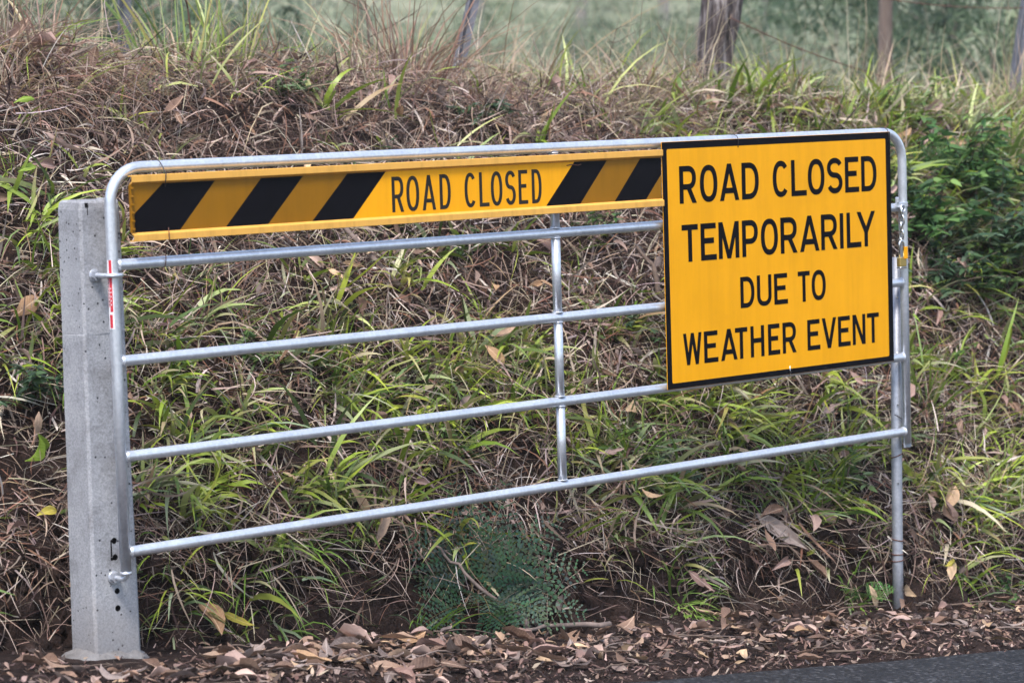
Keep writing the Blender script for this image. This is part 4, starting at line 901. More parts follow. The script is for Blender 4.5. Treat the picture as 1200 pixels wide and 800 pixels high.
for x, y, n_, l0, l1, lab in ((.82, 1.93, 150, .16, .5, 'tangled dead brush at the top left corner of the bank'), (1.0, 2.2, 120, .2, .6, 'tall dead brush behind the tangled brush at the top left corner'), (1.15, 2.15, 150, .16, .5, 'dense dead brown brush on the high left end of the bank top'), (1.42, 2.35, 120, .18, .46, 'dead brown brush between the bare sapling and the strappy clump'), (2.75, 2.3, 110, .14, .38, 'dead straw coloured brush just left of the dead reed clump'),
        (3.45, 2.3, 110, .14, .36, 'rusty dead brush below the leaning middle picket'), (4.3, 2.2, 110, .12, .34, 'pale dead brush on the bank top midway between picket and timber post'), (5.0, 2.15, 100, .12, .34, 'dead brush just left of the timber post foot')):
    tuft_thing(x, y, n_, l0, l1, .003, .010, [(.30, .20, .16, 3), (.20, .12, .09, 2), (.42, .33, .27, 2), (.36, .27, .15, 1)], 1.7, 1.3, .13, lab, name='dead_brush', up=.8, lean=(0, -.2))
FACE = Vector((-.35, -.75, .6))
# bipinnate fronds: rachis, paired pinnae, each pinna a comb of small leaflets
def frond(parent, az, elev, ln, wid, droop, rnd, mat, col, name='frond', npair=14, nl=10):
    face = (FACE + Vector((rnd.gauss(0, .2), rnd.gauss(0, .2), rnd.gauss(0, .15)))).normalized()      # blades turn to the open side, away from the bank
    V, F, C = [], [], []
    d = Vector((math.cos(az) * math.cos(elev), math.sin(az) * math.cos(elev), math.sin(elev))); p = Vector((0, 0, .01)); N = 24
    pts = [p.copy()]; ds = [d.copy()]
    for i in range(N):
        d = Vector((d.x, d.y, d.z - droop / N)).normalized(); p = p + d * (ln / N); pts.append(p.copy()); ds.append(d.copy())
    def strip_(a, b, w, side, c):
        i = len(V); V.extend([a - side * w, a + side * w, b + side * w * .5, b - side * w * .5]); F.append((i, i + 1, i + 2, i + 3)); C.extend([c] * 4)
    for i in range(N):
        sd = ds[i].cross(Vector((0, 0, 1))); sd = sd.normalized() if sd.length > .01 else Vector((1, 0, 0))
        strip_(pts[i], pts[i + 1], .003 * (1 - .7 * i / N), sd, (.19, .15, .07))
    for k in range(npair):
        s = .2 + .78 * k / npair; f = s * N; i = int(f); q = pts[i].lerp(pts[min(N, i + 1)], f - i); t = ds[i]
        sd0 = t.cross(face); sd0 = sd0.normalized() if sd0.length > .01 else Vector((1, 0, 0)); up = sd0.cross(t).normalized()
        pl = wid * (1 - (s - .2) / .8) ** 1.0 * min(1, .8 + 1.5 * (s - .2)) * rnd.uniform(.9, 1.08) + .008
        for sg_ in (-1, 1):
            pd = (sd0 * sg_ + t * rnd.uniform(.4, .75) + up * rnd.uniform(-.25, .2)).normalized(); pd0 = pd
            nn = max(3, int(nl * pl / wid)); a = q
            c = tuple(v * rnd.uniform(.75, 1.25) for v in col)
            for j in range(nn):
                u = (j + .5) / nn; a = q + pd * (pl * u) - up * (pl * .22 * u * u)
                ll = pl * .10 * (1 - u) ** .8 + .0035
                for s2 in (-1, 1):
                    if rnd.random() < .08: continue
                    ax = pd.cross(up).normalized() * s2; b = a + (ax + pd * .8 + up * rnd.uniform(-.2, .2)).normalized() * ll
                    w = pl / nn * rnd.uniform(.26, .40); i0 = len(V); m = a.lerp(b, .5); sdv = pd * w
                    V.extend([a - sdv * .8, m - sdv, b, m + sdv, a + sdv * .8][:5]); F.append((i0, i0 + 1, i0 + 2, i0 + 3, i0 + 4)); C.extend([c] * 5)
            strip_(q, q + pd * pl - up * (pl * .22), .0014, t, (.10, .12, .05))
    me = bpy.data.meshes.new(name); me.from_pydata([tuple(v) for v in V], [], F)
    at = me.color_attributes.new('Col', 'FLOAT_COLOR', 'POINT')
    at.data.foreach_set('color', np.concatenate([np.array(C, np.float32), np.ones((len(C), 1), np.float32)], 1).ravel()); me.update()
    return link_mesh(name, me, mat, parent)
rf = random.Random(5)
def fern(name, label, loc, specs, col, npair=14, nl=10, cat='fern'):
    e = empty(name, loc, label, cat)
    for az, el, ln, wd, dr in specs: frond(e, R(az), R(el), ln, wd, dr, rf, MT['foliage'], col, 'frond', npair, nl)
    return e
FC = (.056, .104, .062)
fern('fern', 'dark bluish green fern at the foot of the bank below the middle of the gate', surf(1.54, .23, .07),
     [(139, 8, .40, .20, .5), (139, 34, .42, .20, .5), (128, 56, .44, .20, .4), (80, 74, .46, .19, .3), (0, 72, .46, .19, .3), (-35, 54, .44, .20, .5), (-41, 30, .42, .20, .5), (-45, 6, .40, .19, .4), (-75, 22, .30, .17, .9), (-165, 14, .34, .18, .6), (-120, 40, .30, .17, 1.3), (-100, -5, .26, .16, .3), (160, 60, .38, .18, .6), (-60, 60, .36, .18, .9)], FC, 13, 11)
tuft_thing(1.30, .22, 22, .12, .28, .005, .011, G2, 1.2, 1.3, .08, 'thin green grass tuft growing through the left side of the dark fern', 'green grass tufts on the bank')
fern('fern', 'bright green ferny plant right of the top right corner of the large sign', surf(5.32, 1.47, .04),
     [(-60, 35, .36, .13, 1.0), (-20, 30, .34, .13, 1.1), (-110, 40, .34, .12, 1.0), (-150, 45, .32, .12, 1.0), (-85, 60, .30, .12, 1.2), (20, 45, .32, .12, 1.0), (-40, 55, .3, .12, 1.1)], (.085, .17, .055), 12, 8)
fern('fern', 'dull green bracken fern on the bank top above the middle of the large sign', surf(5.5, 2.35, .05),
     [(-70, 45, .34, .12, 1.2), (-120, 40, .36, .12, 1.2), (-20, 40, .36, .12, 1.2), (180, 45, .34, .12, 1.2), (60, 50, .3, .1, 1.0), (-90, 65, .3, .12, 1.5)], (.10, .15, .08), 11, 7)
fern('fern', 'small yellowish bracken fern on the bank top above the right end of the large sign', surf(6.05, 2.2, .05),
     [(-70, 45, .28, .10, 1.2), (-130, 40, .28, .10, 1.2), (-10, 40, .28, .10, 1.2), (170, 45, .26, .10, 1.2)], (.16, .22, .06), 11, 7)
fern('fern', 'tiny feathery green fern at the bank foot left of the slim post', surf(3.36, .10, .02),
     [(-70, 50, .15, .055, 1.2), (-120, 45, .15, .055, 1.2), (-20, 45, .15, .055, 1.2), (180, 50, .14, .05, 1.0)], (.10, .22, .06), 9, 6)
fern('fern', 'brown dead fern in the dark thatch at the upper left of the bank', surf(1.32, 2.02, .08),
     [(-60, 30, .3, .09, 1.4), (-110, 25, .3, .09, 1.4), (-20, 25, .26, .09, 1.2)], (.20, .13, .09), 11, 7)
# leafy shrubs: stems with leaves along them, each leaf folded along its midrib
def shrub(name, label, loc, nst, h, spread, ll, lw, pal, leaves, rnd, lean=(0, 0), cat='shrub', droopy=.35, stemc=(.07, .045, .03)):
    e = empty(name, loc, label, cat); bm = bmesh.new(); P, D, Ln, Cc = [], [], [], []
    for i in range(nst):
        a = rnd.uniform(0, 6.28); o = rnd.uniform(.15, spread); q = Vector((rnd.gauss(0, .04), rnd.gauss(0, .04), -.03)); d = Vector((math.cos(a) * o + lean[0], math.sin(a) * o + lean[1], 1)).normalized()
        L0 = h * rnd.uniform(.6, 1.1); pts = [q.copy()]
        for k in range(7):
            d = (d + Vector((rnd.gauss(0, .13), rnd.gauss(0, .13), -.10))).normalized(); q = q + d * (L0 / 7); pts.append(q.copy())
            if k >= 1:
                for _ in range(leaves):
                    b = rnd.uniform(0, 6.28); P.append(q + d * rnd.uniform(-.5, .5) * (L0 / 7)); D.append((math.cos(b), math.sin(b), rnd.uniform(-droopy, .45))); Ln.append(ll * rnd.uniform(.55, 1.15))
        add_tube(bm, pts, [.005 * (1 - .1 * k) for k in range(8)], 5)
    bm_obj('stem', bm, MT['twig'], e)
    n = len(P); Ln = np.array(Ln); D = unit(np.array(D)); P = np.array([tuple(p) for p in P])
    v = blades(P, D, Ln, Ln * lw, pick(pal, n, .25), 4, .45, RNG.normal(0, .5, n))
    mesh_np('foliage', v[0], v[1], MT['foliage'], v[2], e)
    return e
MT['twig'] = plain('twig_bark', (.10, .068, .05), .85, var=.4, scale=40, bump=.3)
MT['twig_dark'] = plain('dark_twig_bark', (.045, .032, .03), .85, var=.4, scale=40, bump=.3)
MT['stick'] = plain('grey_dead_wood', (.17, .125, .105), .9, var=.4, scale=30, bump=.4)
rs = random.Random(9)
DG = [(.045, .085, .045, 3), (.07, .125, .055, 2.4), (.11, .155, .10, 1.5), (.15, .23, .07, 1.2)]
shrub('leafy_shrub', 'dark green leafy shrub spreading down the bank right of the gate', surf(5.38, 1.15, .05), 40, .48, 1.5, .07, .38, DG, 5, rs, (-.15, -.5))
shrub('leafy_shrub', 'dark leafy shrub at the right edge beneath the tall grass', surf(5.85, 1.22, .05), 36, .50, 1.5, .07, .38, DG, 5, rs, (0, -.45))
shrub('leafy_shrub', 'dark leafy shrub behind the padlock and slim post', surf(4.85, .98, .03), 22, .34, 1.4, .065, .38, DG, 4, rs, (.1, -.4))
shrub('leafy_shrub', 'green and lime leafed shrub low on the dark patch right of the gate', surf(5.15, 1.0, .03), 20, .30, 1.4, .055, .45, [(.07, .13, .04, 2), (.16, .26, .06, 1.2), (.04, .07, .035, 2)], 4, rs, (.1, -.4))
shrub('leafy_shrub', 'dark leafy shrub above the broad arching grass at the right edge', surf(5.75, .95, .03), 24, .36, 1.5, .07, .38, DG, 4, rs, (0, -.4))
MG = [(.075, .15, .045, 3), (.12, .22, .06, 2.4), (.05, .10, .04, 2), (.18, .28, .08, 1)]
shrub('leafy_shrub', 'mid green broad leafed shrub between the ferny plant and the dark shrub', surf(5.55, 1.4, .05), 34, .40, 1.5, .08, .45, MG, 4, rs, (-.1, -.45))
shrub('leafy_shrub', 'mid green broad leafed creeper at the right edge low on the bank', surf(5.55, .75, .03), 30, .34, 1.6, .075, .45, MG, 4, rs, (0, -.4))
shrub('leafy_shrub', 'mid green broad leafed shrub on the bank just behind the sign end of the gate', surf(4.95, 1.2, .04), 26, .34, 1.5, .075, .45, MG, 4, rs, (.1, -.4))
shrub('weed', 'dark small leafed weed in the thatch left of the large sign', surf(2.99, .97), 12, .20, 1.4, .035, .4, DG, 4, rs, (0, -.5), 'weed')
shrub('weed', 'soft green small leafed weed at the bank foot near the right edge', surf(4.25, .12), 9, .20, 1.2, .04, .55, [(.08, .17, .05, 2), (.12, .22, .07, 2)], 3, rs, (0, -.5), 'weed')
shrub('weed', 'green leafy weed behind the middle stay under the striped board', surf(3.1, 1.3), 9, .18, 1.3, .04, .45, [(.07, .14, .05, 2), (.12, .2, .06, 2)], 3, rs, (0, -.4), 'weed')
shrub('weed', 'pale grey green weed behind the bottom rail below the large sign', surf(2.72, .46), 9, .20, 1.3, .05, .4, [(.14, .20, .12, 2), (.2, .25, .17, 2)], 3, rs, (0, -.4), 'weed')
shrub('weed', 'dark green weed low on the bank left of the concrete post', surf(.2, .83), 12, .22, 1.3, .05, .38, DG, 4, rs, (0, -.4), 'weed')
for x, y, n_, h_, ll, pal, lab in ((1.75, .62, 9, .16, .05, [(.12, .2, .06, 2), (.2, .28, .1, 1)], 'green broad leafed weed above the bottom rail over the fern'), (1.05, .9, 9, .15, .045, [(.1, .17, .06, 2), (.18, .25, .08, 1)], 'green broad leafed weed between the third and fourth rails left of centre'), (2.4, 1.25, 9, .15, .045, [(.1, .17, .06, 2), (.17, .24, .08, 1)], 'small leafed weed above the third rail left of the middle stay'), (3.5, .35, 9, .16, .05, [(.12, .2, .07, 2), (.2, .27, .12, 1)], 'leafy weed just left of the slim post below the bottom rail'), (4.55, .75, 12, .20, .045, G2, 'small green leafy weed just right of the slim post at mid height'), (5.0, 1.35, 16, .24, .05, DG, 'dark leafy weed under the bright ferny plant'), (5.6, 1.55, 16, .26, .055, [(.10, .19, .05, 2), (.17, .27, .07, 2)], 'fresh green leafy weed up the bank right of the ferny plant'),
        (6.0, 1.35, 18, .28, .06, DG, 'dark leafy weed near the right edge below the tall tuft'), (5.5, .6, 12, .22, .05, [(.09, .16, .05, 2), (.15, .24, .07, 2)], 'green leafy weed at the right edge above the lower grass'), (4.75, .40, 10, .18, .045, [(.12, .2, .08, 2), (.2, .27, .13, 1)], 'pale leafy weed right of the bright tan leaf'),
        (5.75, 1.9, 16, .24, .05, [(.13, .22, .05, 2), (.2, .3, .07, 2)], 'light green leafy weed on the shoulder of the bank right of the sign'), (2.15, 1.5, 10, .18, .04, [(.1, .17, .06, 2), (.05, .09, .04, 2)], 'green leafy weed in the dead thatch behind the striped board'), (3.0, 1.85, 12, .2, .04, DG, 'dark low weed in the thatch above the lettering of the striped board'), (2.05, 1.95, 12, .2, .045, [(.1, .17, .06, 2), (.16, .22, .1, 1)], 'green weed in the thatch above the left part of the striped board')):
    shrub('weed', lab, surf(x, y, .03), n_, h_, 1.4, ll, .4, pal, 4, rs, (0, -.4), 'weed')
# sticks and fallen twigs
def stick(pts, r, mat, label, name='fallen_stick', group=None):
    b = Vector(pts[0]); bm = bmesh.new(); m = len(pts); fine = []
    for i in range(m - 1):
        for k in range(4): fine.append(Vector(pts[i]).lerp(Vector(pts[i + 1]), k / 4) + Vector((random.gauss(0, .004), random.gauss(0, .004), random.gauss(0, .003))))
    fine.append(Vector(pts[-1]))
    add_tube(bm, [p - b for p in fine], [r * (1 - .55 * i / len(fine)) for i in range(len(fine))], 7)
    o = bm_obj(name, bm, mat); o.location = b
    return tag(o, label, 'stick', group)
def sp(x, y, l): v = surf(x, y, l); return (v.x, v.y, v.z)
stick([sp(1.62, .06, .03), sp(1.66, .10, .05), sp(1.55, .16, .12), sp(1.47, .24, .22), sp(1.42, .3, .26)], .009, MT['stick'], 'bent brown twig resting against the front of the fern')
stick([sp(1.95, .0, .03), sp(1.78, .04, .04), sp(1.58, .02, .03)], .011, MT['stick'], 'short stick on the litter right of the fern')
stick([sp(1.90, 1.05, .08), sp(1.80, 1.18, .12), sp(1.70, 1.33, .14), sp(1.66, 1.45, .12)], .012, MT['stick'], 'grey dead branch lying down the bank under the second gate rail')
stick([sp(4.5, .1, .06), sp(4.1, .13, .06), sp(3.75, .1, .05)], .005, MT['stick'], 'long thin dry stem lying along the bank foot at lower right')
stick([sp(4.05, .02, .03), sp(4.0, .15, .14), sp(3.95, .28, .2)], .005, MT['stick'], 'thin dry stem leaning on the bank foot at lower right')
stick([sp(3.16, .96, .06), sp(3.17, 1.02, .12), sp(3.15, 1.08, .14)], .013, MT['twig'], 'short reddish brown stub beside the left edge of the large sign')
for i in range(44):
    x, y = random.uniform(-.3, 4.6), random.uniform(-.75, .1); a = random.uniform(-.6, .6); l = random.uniform(.12, .35)
    stick([sp(x, y, .02), sp(x + l * .5 * math.cos(a), y + l * .5 * math.sin(a), .03), sp(x + l * math.cos(a), y + l * math.sin(a) * .8, .022)], random.uniform(.0018, .0045), MT[random.choice(('stick', 'twig', 'twig'))], 'thin dead twig lying in the roadside litter ' + where(x), 'fallen_twig', 'twigs in the litter')
# bare dead plants on top of the bank
def bare_plant(x, y, h, nb, r, mat, label, lean, rnd, name='bare_sapling', cat='sapling', z=None):
    e = empty(name, surf(x, y, -.04), label, cat); bm = bmesh.new(); q = Vector((0, 0, 0)); d = Vector((lean[0], lean[1], 1)).normalized(); pts = [q.copy()]
    for k in range(8): d = (d + Vector((rnd.gauss(0, .07), rnd.gauss(0, .07), 0))).normalized(); q = q + d * h / 8; pts.append(q.copy())
    add_tube(bm, pts, [r * (1 - .09 * k) for k in range(9)], 6); bm_obj('trunk', bm, mat, e)
    for j in range(nb):
        k = rnd.randint(1, 7); p = pts[k].copy(); a = rnd.uniform(0, 6.28); dd = Vector((math.cos(a), math.sin(a), rnd.uniform(.1, .9))).normalized(); L0 = h * rnd.uniform(.2, .5); q2 = [p.copy()]
        bm = bmesh.new()
        for i in range(5): dd = (dd + Vector((rnd.gauss(0, .2), rnd.gauss(0, .2), rnd.gauss(0, .1)))).normalized(); p = p + dd * L0 / 5; q2.append(p.copy())
        add_tube(bm, q2, [r * .5 * (1 - .15 * i) for i in range(6)], 5)
        for i in (2, 3, 4):
            d3 = (dd + Vector((rnd.gauss(0, .5), rnd.gauss(0, .5), rnd.gauss(0, .4)))).normalized(); add_tube(bm, [q2[i], q2[i] + d3 * L0 * .2, q2[i] + d3 * L0 * .4 + Vector((0, 0, .01))], [r * .25, r * .2, r * .12], 4)
        bm_obj('branch', bm, mat, e)
    return e
rb = random.Random(17)
bare_plant(1.22, 2.5, 1.5, 14, .011, MT['twig_dark'], 'dark bare twiggy sapling on the bank top at the far left', (-.05, .0), rb)
bare_plant(3.15, 2.75, .95, 10, .007, MT['twig'], 'thin grey bare stems rising from the dead reed clump', (.02, 0), rb, 'dead_plant', 'dead plant')
bare_plant(7.0, 2.6, .48, 9, .005, MT['stick'], 'pale dry forked stems on the bank top near the right end of the fence', (.15, 0), rb, 'dead_plant', 'dead plant')
bare_plant(7.5, 3.0, .45, 9, .006, MT['twig_dark'], 'dark bare stems on the bank top beside the right picket', (-.1, 0), rb, 'dead_plant', 'dead plant')
bare_plant(6.3, 2.7, .45, 7, .004, MT['twig'], 'thin brown bare stems on the bank top right of the timber post', (.3, 0), rb, 'dead_plant', 'dead plant')
bare_plant(4.4, 2.6, .5, 7, .004, MT['twig'], 'thin brown bare stems on the bank top midway along the fence', (-.1, 0), rb, 'dead_plant', 'dead plant')
bare_plant(1.95, 2.4, .55, 4, .006, MT['rust'], 'reddish brown upright dead stalk beside the strappy clump', (0, 0), rb, 'dead_plant', 'dead plant')

# ------------------------------------------------------------------ the wire fence beyond the bank
MT['picket'] = plain('dark_steel_picket', (.10, .10, .115), .6, metal=.3, var=.3, scale=20, bump=.1)
def bark_mat(name, dark, mid, pale, sx=26.0, rough=.9):
    m, nt, b = mat_new(name, rough, .2); L = nt.links.new
    tc = N_(nt, 'ShaderNodeTexCoord'); mp = N_(nt, 'ShaderNodeMapping'); mp.inputs['Scale'].default_value = (1, 1, .12); L(tc.outputs['Object'], mp.inputs[0])
    n = N_(nt, 'ShaderNodeTexNoise', Scale=sx, Detail=8.0, Roughness=.7); L(mp.outputs[0], n.inputs['Vector'])
    r = ramp(nt, [(.32, dark), (.5, mid), (.68, pale)]); L(n.outputs['Fac'], r.inputs[0]); L(r.outputs[0], b.inputs['Base Color'])
    bp = N_(nt, 'ShaderNodeBump', Strength=.9, Distance=.012); L(n.outputs['Fac'], bp.inputs['Height']); L(bp.outputs[0], b.inputs['Normal'])
    return m
MT['timber'] = bark_mat('weathered_timber', (.008, .006, .006), (.075, .058, .055), (.36, .32, .31), 40)
MT['bark'] = bark_mat('gum_bark', (.06, .045, .04), (.17, .13, .11), (.30, .25, .22), 7)
MT['bark_pale'] = bark_mat('pale_gum_bark', (.16, .14, .125), (.30, .27, .25), (.45, .42, .39), 5)
MT['bark_red'] = bark_mat('reddish_bark', (.10, .07, .058), (.19, .14, .118), (.3, .235, .2), 7)
FY = 2.9
def picket(x, lean, label, h=1.35):
    o_ = empty('star_picket', surf(x, FY, -.25), label, 'fence post')
    bm = bmesh.new(); prof_ = []
    for k in range(3):
        a = R(90 + 120 * k); w = R(0); n_ = Vector((math.cos(a), math.sin(a))); t_ = Vector((-n_.y, n_.x))
        prof_ += [n_ * .006 - t_ * .004, n_ * .036 - t_ * .003, n_ * .036 + t_ * .003, n_ * .006 + t_ * .004]
    A = [bm.verts.new((p.x, p.y, 0)) for p in prof_]; Bq = [bm.verts.new((p.x + lean[0] * h, p.y + lean[1] * h, h + .25)) for p in prof_]; m_ = len(prof_)
    for k in range(m_): bm.faces.new((A[k], A[(k + 1) % m_], Bq[(k + 1) % m_], Bq[k]))
    bm.faces.new(Bq); bm_obj('stake', bm, MT['picket'], o_)
    return o_
picket(1.93, (.05, .0), 'dark steel picket at the left end of the wire fence')
picket(3.64, (.39, .0), 'dark steel picket leaning right, midway along the wire fence')
picket(7.66, (.31, .0), 'dark steel picket leaning hard right at the right edge of the fence')
wp = empty('timber_post', surf(5.46, FY + .1, -.3), 'thick weathered split timber fence post on the bank top', 'fence post')
bm = bmesh.new(); rings = []; rw = random.Random(4); na = 26
offs = [rw.uniform(.72, 1.14) for _ in range(na)]
for i in range(13):
    z = i * .15; rr = max(.074, .063 + .05 * z)
    rings.append([bm.verts.new(((rr * offs[k] * rw.uniform(.95, 1.05)) * math.cos(6.283 * k / na) + z * .21 - .03, rr * offs[k] * rw.uniform(.95, 1.05) * math.sin(6.283 * k / na), z + (rw.uniform(-.04, .05) if i == 12 else 0))) for k in range(na)])
for A, Bq in zip(rings, rings[1:]):
    for k in range(na): bm.faces.new((A[k], A[(k + 1) % na], Bq[(k + 1) % na], Bq[k]))
bm.faces.new(rings[-1]); bm_obj('shaft', bm, MT['timber'], wp, True)
def barbed(pts, label):
    b = Vector(pts[0]); e = empty('barbed_wire', b, label, 'wire'); P = []
    for i in range(len(pts) - 1):
        a, c_ = Vector(pts[i]), Vector(pts[i + 1])
        for k in range(14):
            t = k / 14; P.append(a.lerp(c_, t) + Vector((0, 0, -.10 * 4 * t * (1 - t) * (c_ - a).length / 3)))
    P.append(Vector(pts[-1])); bm = bmesh.new(); add_tube(bm, [p - b for p in P], .0028, 5); bm_obj('strand', bm, MT['rust'], e)
    bm = bmesh.new(); d = 0; last = P[0]
    for i in range(1, len(P)):
        seg = (P[i] - last).length; m_ = max(1, int(seg / .11))
        for k in range(m_):
            q = last.lerp(P[i], k / m_) - b
            for s_ in range(3):
                v = Vector((random.gauss(0, .4), random.gauss(0, 1), random.gauss(0, 1))).normalized() * .016; add_tube(bm, [q - v, q + v], .0014, 3)
        last = P[i]
    o = bm_obj('barb', bm, MT['rust'], e); o['kind'] = 'stuff'
    return e
zc_ = lambda x: float(height(x, FY))
barbed([(5.57, FY, zc_(5.5) + .46), (7.2, FY - .15, zc_(7.2) + .24), (8.0, FY, zc_(7.8) + .30), (11.5, FY, zc_(11.5) + .4)], 'rusty sagging barbed wire between the timber post and the right picket')
barbed([(1.99, FY, zc_(1.93) + .75), (3.92, FY, zc_(3.7) + .75), (5.56, FY, zc_(5.5) + .75), (8.15, FY, zc_(7.8) + .75), (11.5, FY, zc_(11.5) + .75)], 'upper barbed wire strand of the fence')

# ------------------------------------------------------------------ trees and bushes beyond the fence
def crown_geo(rnd, lobes, per, ls, lw, pal):
    """Leaf clumps spread through several lobes: centre, radii."""
    P, Cc = [], []
    for (c, r, k) in lobes:
        for _ in range(k):
            v = np.array([rnd.gauss(0, 1) for _ in range(3)]); v = v / np.linalg.norm(v) * rnd.uniform(.35, 1.0) ** .6
            ce = np.array(c) + v * np.array(r); base = np.array(pal[rnd.randrange(len(pal))][:3]) * rnd.uniform(.75, 1.25); s = rnd.uniform(.10, .26) * max(.5, r[0])
            P.append(ce + RNG.normal(0, 1, (per, 3)) * s * np.array([1, 1, .75])); Cc.append(np.tile(base, (per, 1)) * RNG.uniform(.8, 1.2, (per, 1)))
    P = np.concatenate(P); Cc = np.concatenate(Cc); n = len(P)
    D = RNG.normal(0, 1, (n, 3)); D[:, 2] -= .5; L_ = RNG.uniform(.6, 1.2, n) * ls
    return blades(P, D, L_, L_ * lw, Cc, 2, .3)
def tree(name, x, y, h, tr, lobes, per, ls, lw, pal, bark, label, rnd, cat='tree', group=None, lean=(0, 0), limbs=6, fork=.35):
    e = empty(name, surf(x, y, -.1), label, cat, group); bm = bmesh.new(); q = Vector((0, 0, 0)); pts = [q.copy()]; d = Vector((lean[0], lean[1], 1)).normalized()
    for k in range(9): d = (d + Vector((rnd.gauss(0, .04), rnd.gauss(0, .04), .05))).normalized(); q = q + d * h * .85 / 9; pts.append(q.copy())
    add_tube(bm, pts, [tr * (1.25 if k == 0 else 1 - .085 * k) for k in range(10)], 10)
    for j in range(limbs):
        k = rnd.randint(int(9 * fork), 8); p = pts[k]; tgt = Vector(rnd.choice(lobes)[0]) + Vector((rnd.gauss(0, .3), rnd.gauss(0, .3), 0)); mid = p.lerp(tgt, .5) + Vector((rnd.gauss(0, .15), rnd.gauss(0, .15), .15))
        add_tube(bm, [p, p.lerp(mid, .5), mid, mid.lerp(tgt, .6), tgt], [tr * .45, tr * .36, tr * .28, tr * .18, tr * .08], 6)
    bm_obj('trunk', bm, bark, e)
    v = crown_geo(rnd, lobes, per, ls, lw, pal); mesh_np('crown', v[0], v[1], MT['foliage'], v[2], e)
    return e
PALE = [(.24, .28, .18), (.31, .35, .23), (.16, .20, .12), (.36, .38, .27)]
MID = [(.12, .165, .09), (.16, .21, .12), (.09, .13, .07), (.22, .26, .15)]
DARK = [(.06, .095, .058), (.08, .125, .07), (.045, .075, .045), (.11, .155, .08)]
rt = random.Random(31)
def polar(px, Zd):
    """Ground spot seen along a bearing: px is the bearing in degrees to the right of the view axis, Zd metres out."""
    f = math.atan2(fwd.y, fwd.x) - R(px); return -4.3613 + math.cos(f) * Zd, -6.8221 + math.sin(f) * Zd
def lobeset(rnd, n, r0, z0, z1, rad, k): return [((rnd.gauss(0, r0), rnd.gauss(0, r0), rnd.uniform(z0, z1)), (rad * rnd.uniform(.7, 1.2), rad * rnd.uniform(.7, 1.2), rad * rnd.uniform(.5, .85)), k) for _ in range(n)]
TREES = [(-10.6, 26, 6, .11, MID, 'bark', 'mid green tree at the far left beyond the fence'), (-8.4, 48, 8, .14, DARK, 'bark', 'darker tree behind the bare sapling at far left'), (-5.6, 40, 7, .10, MID, 'bark_pale', 'leafy pale trunked tree beyond the strappy clump'),
         (-3.0, 55, 10, .13, DARK, 'bark', 'dark green tree left of the dead reed clump'), (-.6, 48, 9, .15, PALE, 'bark_pale', 'pale green tree seen just right of the leaning middle picket'), (1.6, 58, 10, .16, PALE, 'bark_pale', 'pale tree in the open middle background'),
         (3.4, 50, 9, .12, MID, 'bark_pale', 'pale trunked gum tree left of the timber post'), (5.4, 56, 10, .12, MID, 'bark_pale', 'grey green gum tree just right of the timber post'), (7.9, 21, 8, .06, MID, 'bark_red', 'gum tree with a reddish brown trunk right of the timber post'),
         (9.4, 42, 8, .12, DARK, 'bark', 'dark green tree behind the right picket'), (11.3, 26, 7, .11, DARK, 'bark', 'dark green tree at the far right beyond the fence'), (13.6, 30, 8, .13, DARK, 'bark', 'dark green tree standing farthest right beyond the fence'), (-13.5, 30, 8, .13, MID, 'bark', 'mid green tree standing farthest left beyond the fence'),
         (-7.0, 90, 12, .17, PALE, 'bark_pale', 'far pale tree behind the left trees'), (4.6, 110, 12, .18, PALE, 'bark', 'far pale tree behind the timber post'), (8.6, 90, 12, .18, MID, 'bark', 'far tree behind the reddish trunk'), (-2.0, 105, 12, .18, PALE, 'bark', 'far pale tree behind the middle picket'), (12.0, 60, 11, .18, MID, 'bark', 'far tree at the right')]
for b_, Zd, h, tr, pal, bk, lab in TREES:
    x, y = polar(b_, Zd)
    tree('gum_tree', x, y, h, tr, lobeset(rt, 9, h * .17, h * .2, h * .95, h * .15, 15), 40, .13 + .0015 * Zd, .26, pal, MT[bk], lab, rt, group='trees beyond the fence')
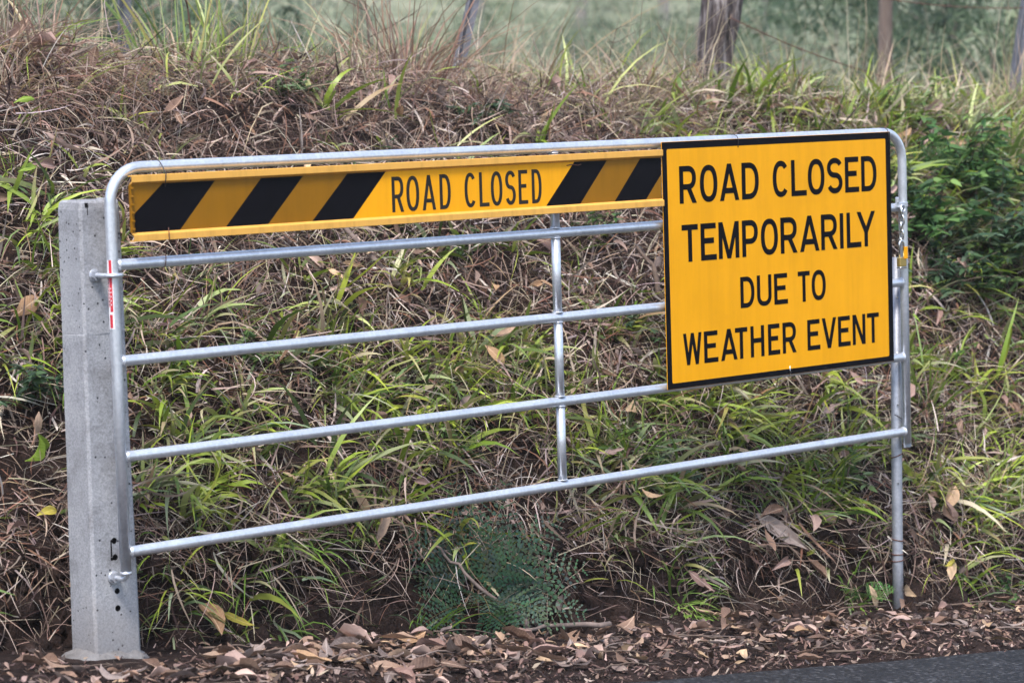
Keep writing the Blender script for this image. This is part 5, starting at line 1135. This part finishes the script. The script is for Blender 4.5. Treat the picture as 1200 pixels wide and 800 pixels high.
BUSH = [(-11, 20, 1.5, MID, 'leafy bush at the far left behind the fence'), (-9.2, 24, 1.7, PALE, 'pale bush behind the left picket'), (-6.7, 23, 1.3, DARK, 'dark low bush left of the dead reeds'), (-4.3, 38, 1.3, MID, 'green bush behind the dead reed clump'), (-2.2, 36, 1.6, PALE, 'pale bush right of the dead reed clump'),
        (-.2, 40, 1.7, PALE, 'broad pale green bush behind the middle of the fence'), (2.4, 44, 1.8, PALE, 'pale feathery bush left of the timber post'), (4.0, 40, 1.7, MID, 'grey green bush behind the timber post'), (6.4, 46, 1.8, MID, 'soft green bush between the timber post and the reddish trunk'), (9.3, 27, 1.6, DARK, 'dark bush right of the reddish trunk'), (10.2, 23, 1.7, DARK, 'dark green bush behind the right picket'), (12.3, 22, 1.7, MID, 'bush at the far right behind the fence'),
        (-3.2, 44, 2.0, DARK, 'dark bush far behind the dead reed clump'), (-1.2, 30, 1.1, MID, 'low green bush right behind the leaning middle picket'), (.7, 46, 2.0, MID, 'green bush in the middle distance left of centre'), (1.5, 33, 1.2, PALE, 'low pale bush in the middle distance'), (3.1, 52, 2.3, DARK, 'dark bush far behind and left of the timber post'), (5.2, 46, 2.1, DARK, 'dark bush far behind the timber post'), (7.0, 38, 1.7, PALE, 'pale bush left of the reddish trunk'), (-5.4, 34, 1.5, PALE, 'pale bush between the strappy clump and the dead reeds'), (-8.0, 30, 1.5, MID, 'green bush behind the bare sapling')]
for b_, Zd, h, pal, lab in BUSH:
    x, y = polar(b_, Zd)
    tree('bush', x, y, h, .03, lobeset(rt, 9, h * .55, h * .2, h * .9, h * .36, 12), 34, .10, .26, pal, MT['bark'], lab, rt, 'bush', 'bushes beyond the fence', limbs=7, fork=.1)

# ------------------------------------------------------------------ pale air between the fence and the far trees
bm = bmesh.new(); add_box(bm, (-158, -68, -9), (158, 168, 24))
hz = bm_obj('haze', bm); hm = bpy.data.materials.new('haze'); hm.use_nodes = True; hn = hm.node_tree
hn.nodes.remove(hn.nodes['Principled BSDF']); pv = hn.nodes.new('ShaderNodeVolumePrincipled'); pv.inputs['Color'].default_value = (.95, .97, .93, 1); pv.inputs['Density'].default_value = .0008; pv.inputs['Anisotropy'].default_value = .2
hn.links.new(pv.outputs[0], hn.nodes['Material Output'].inputs['Volume']); hz.data.materials.append(hm); tag(hz, 'pale misty air over the paddock and far trees', kind='stuff')
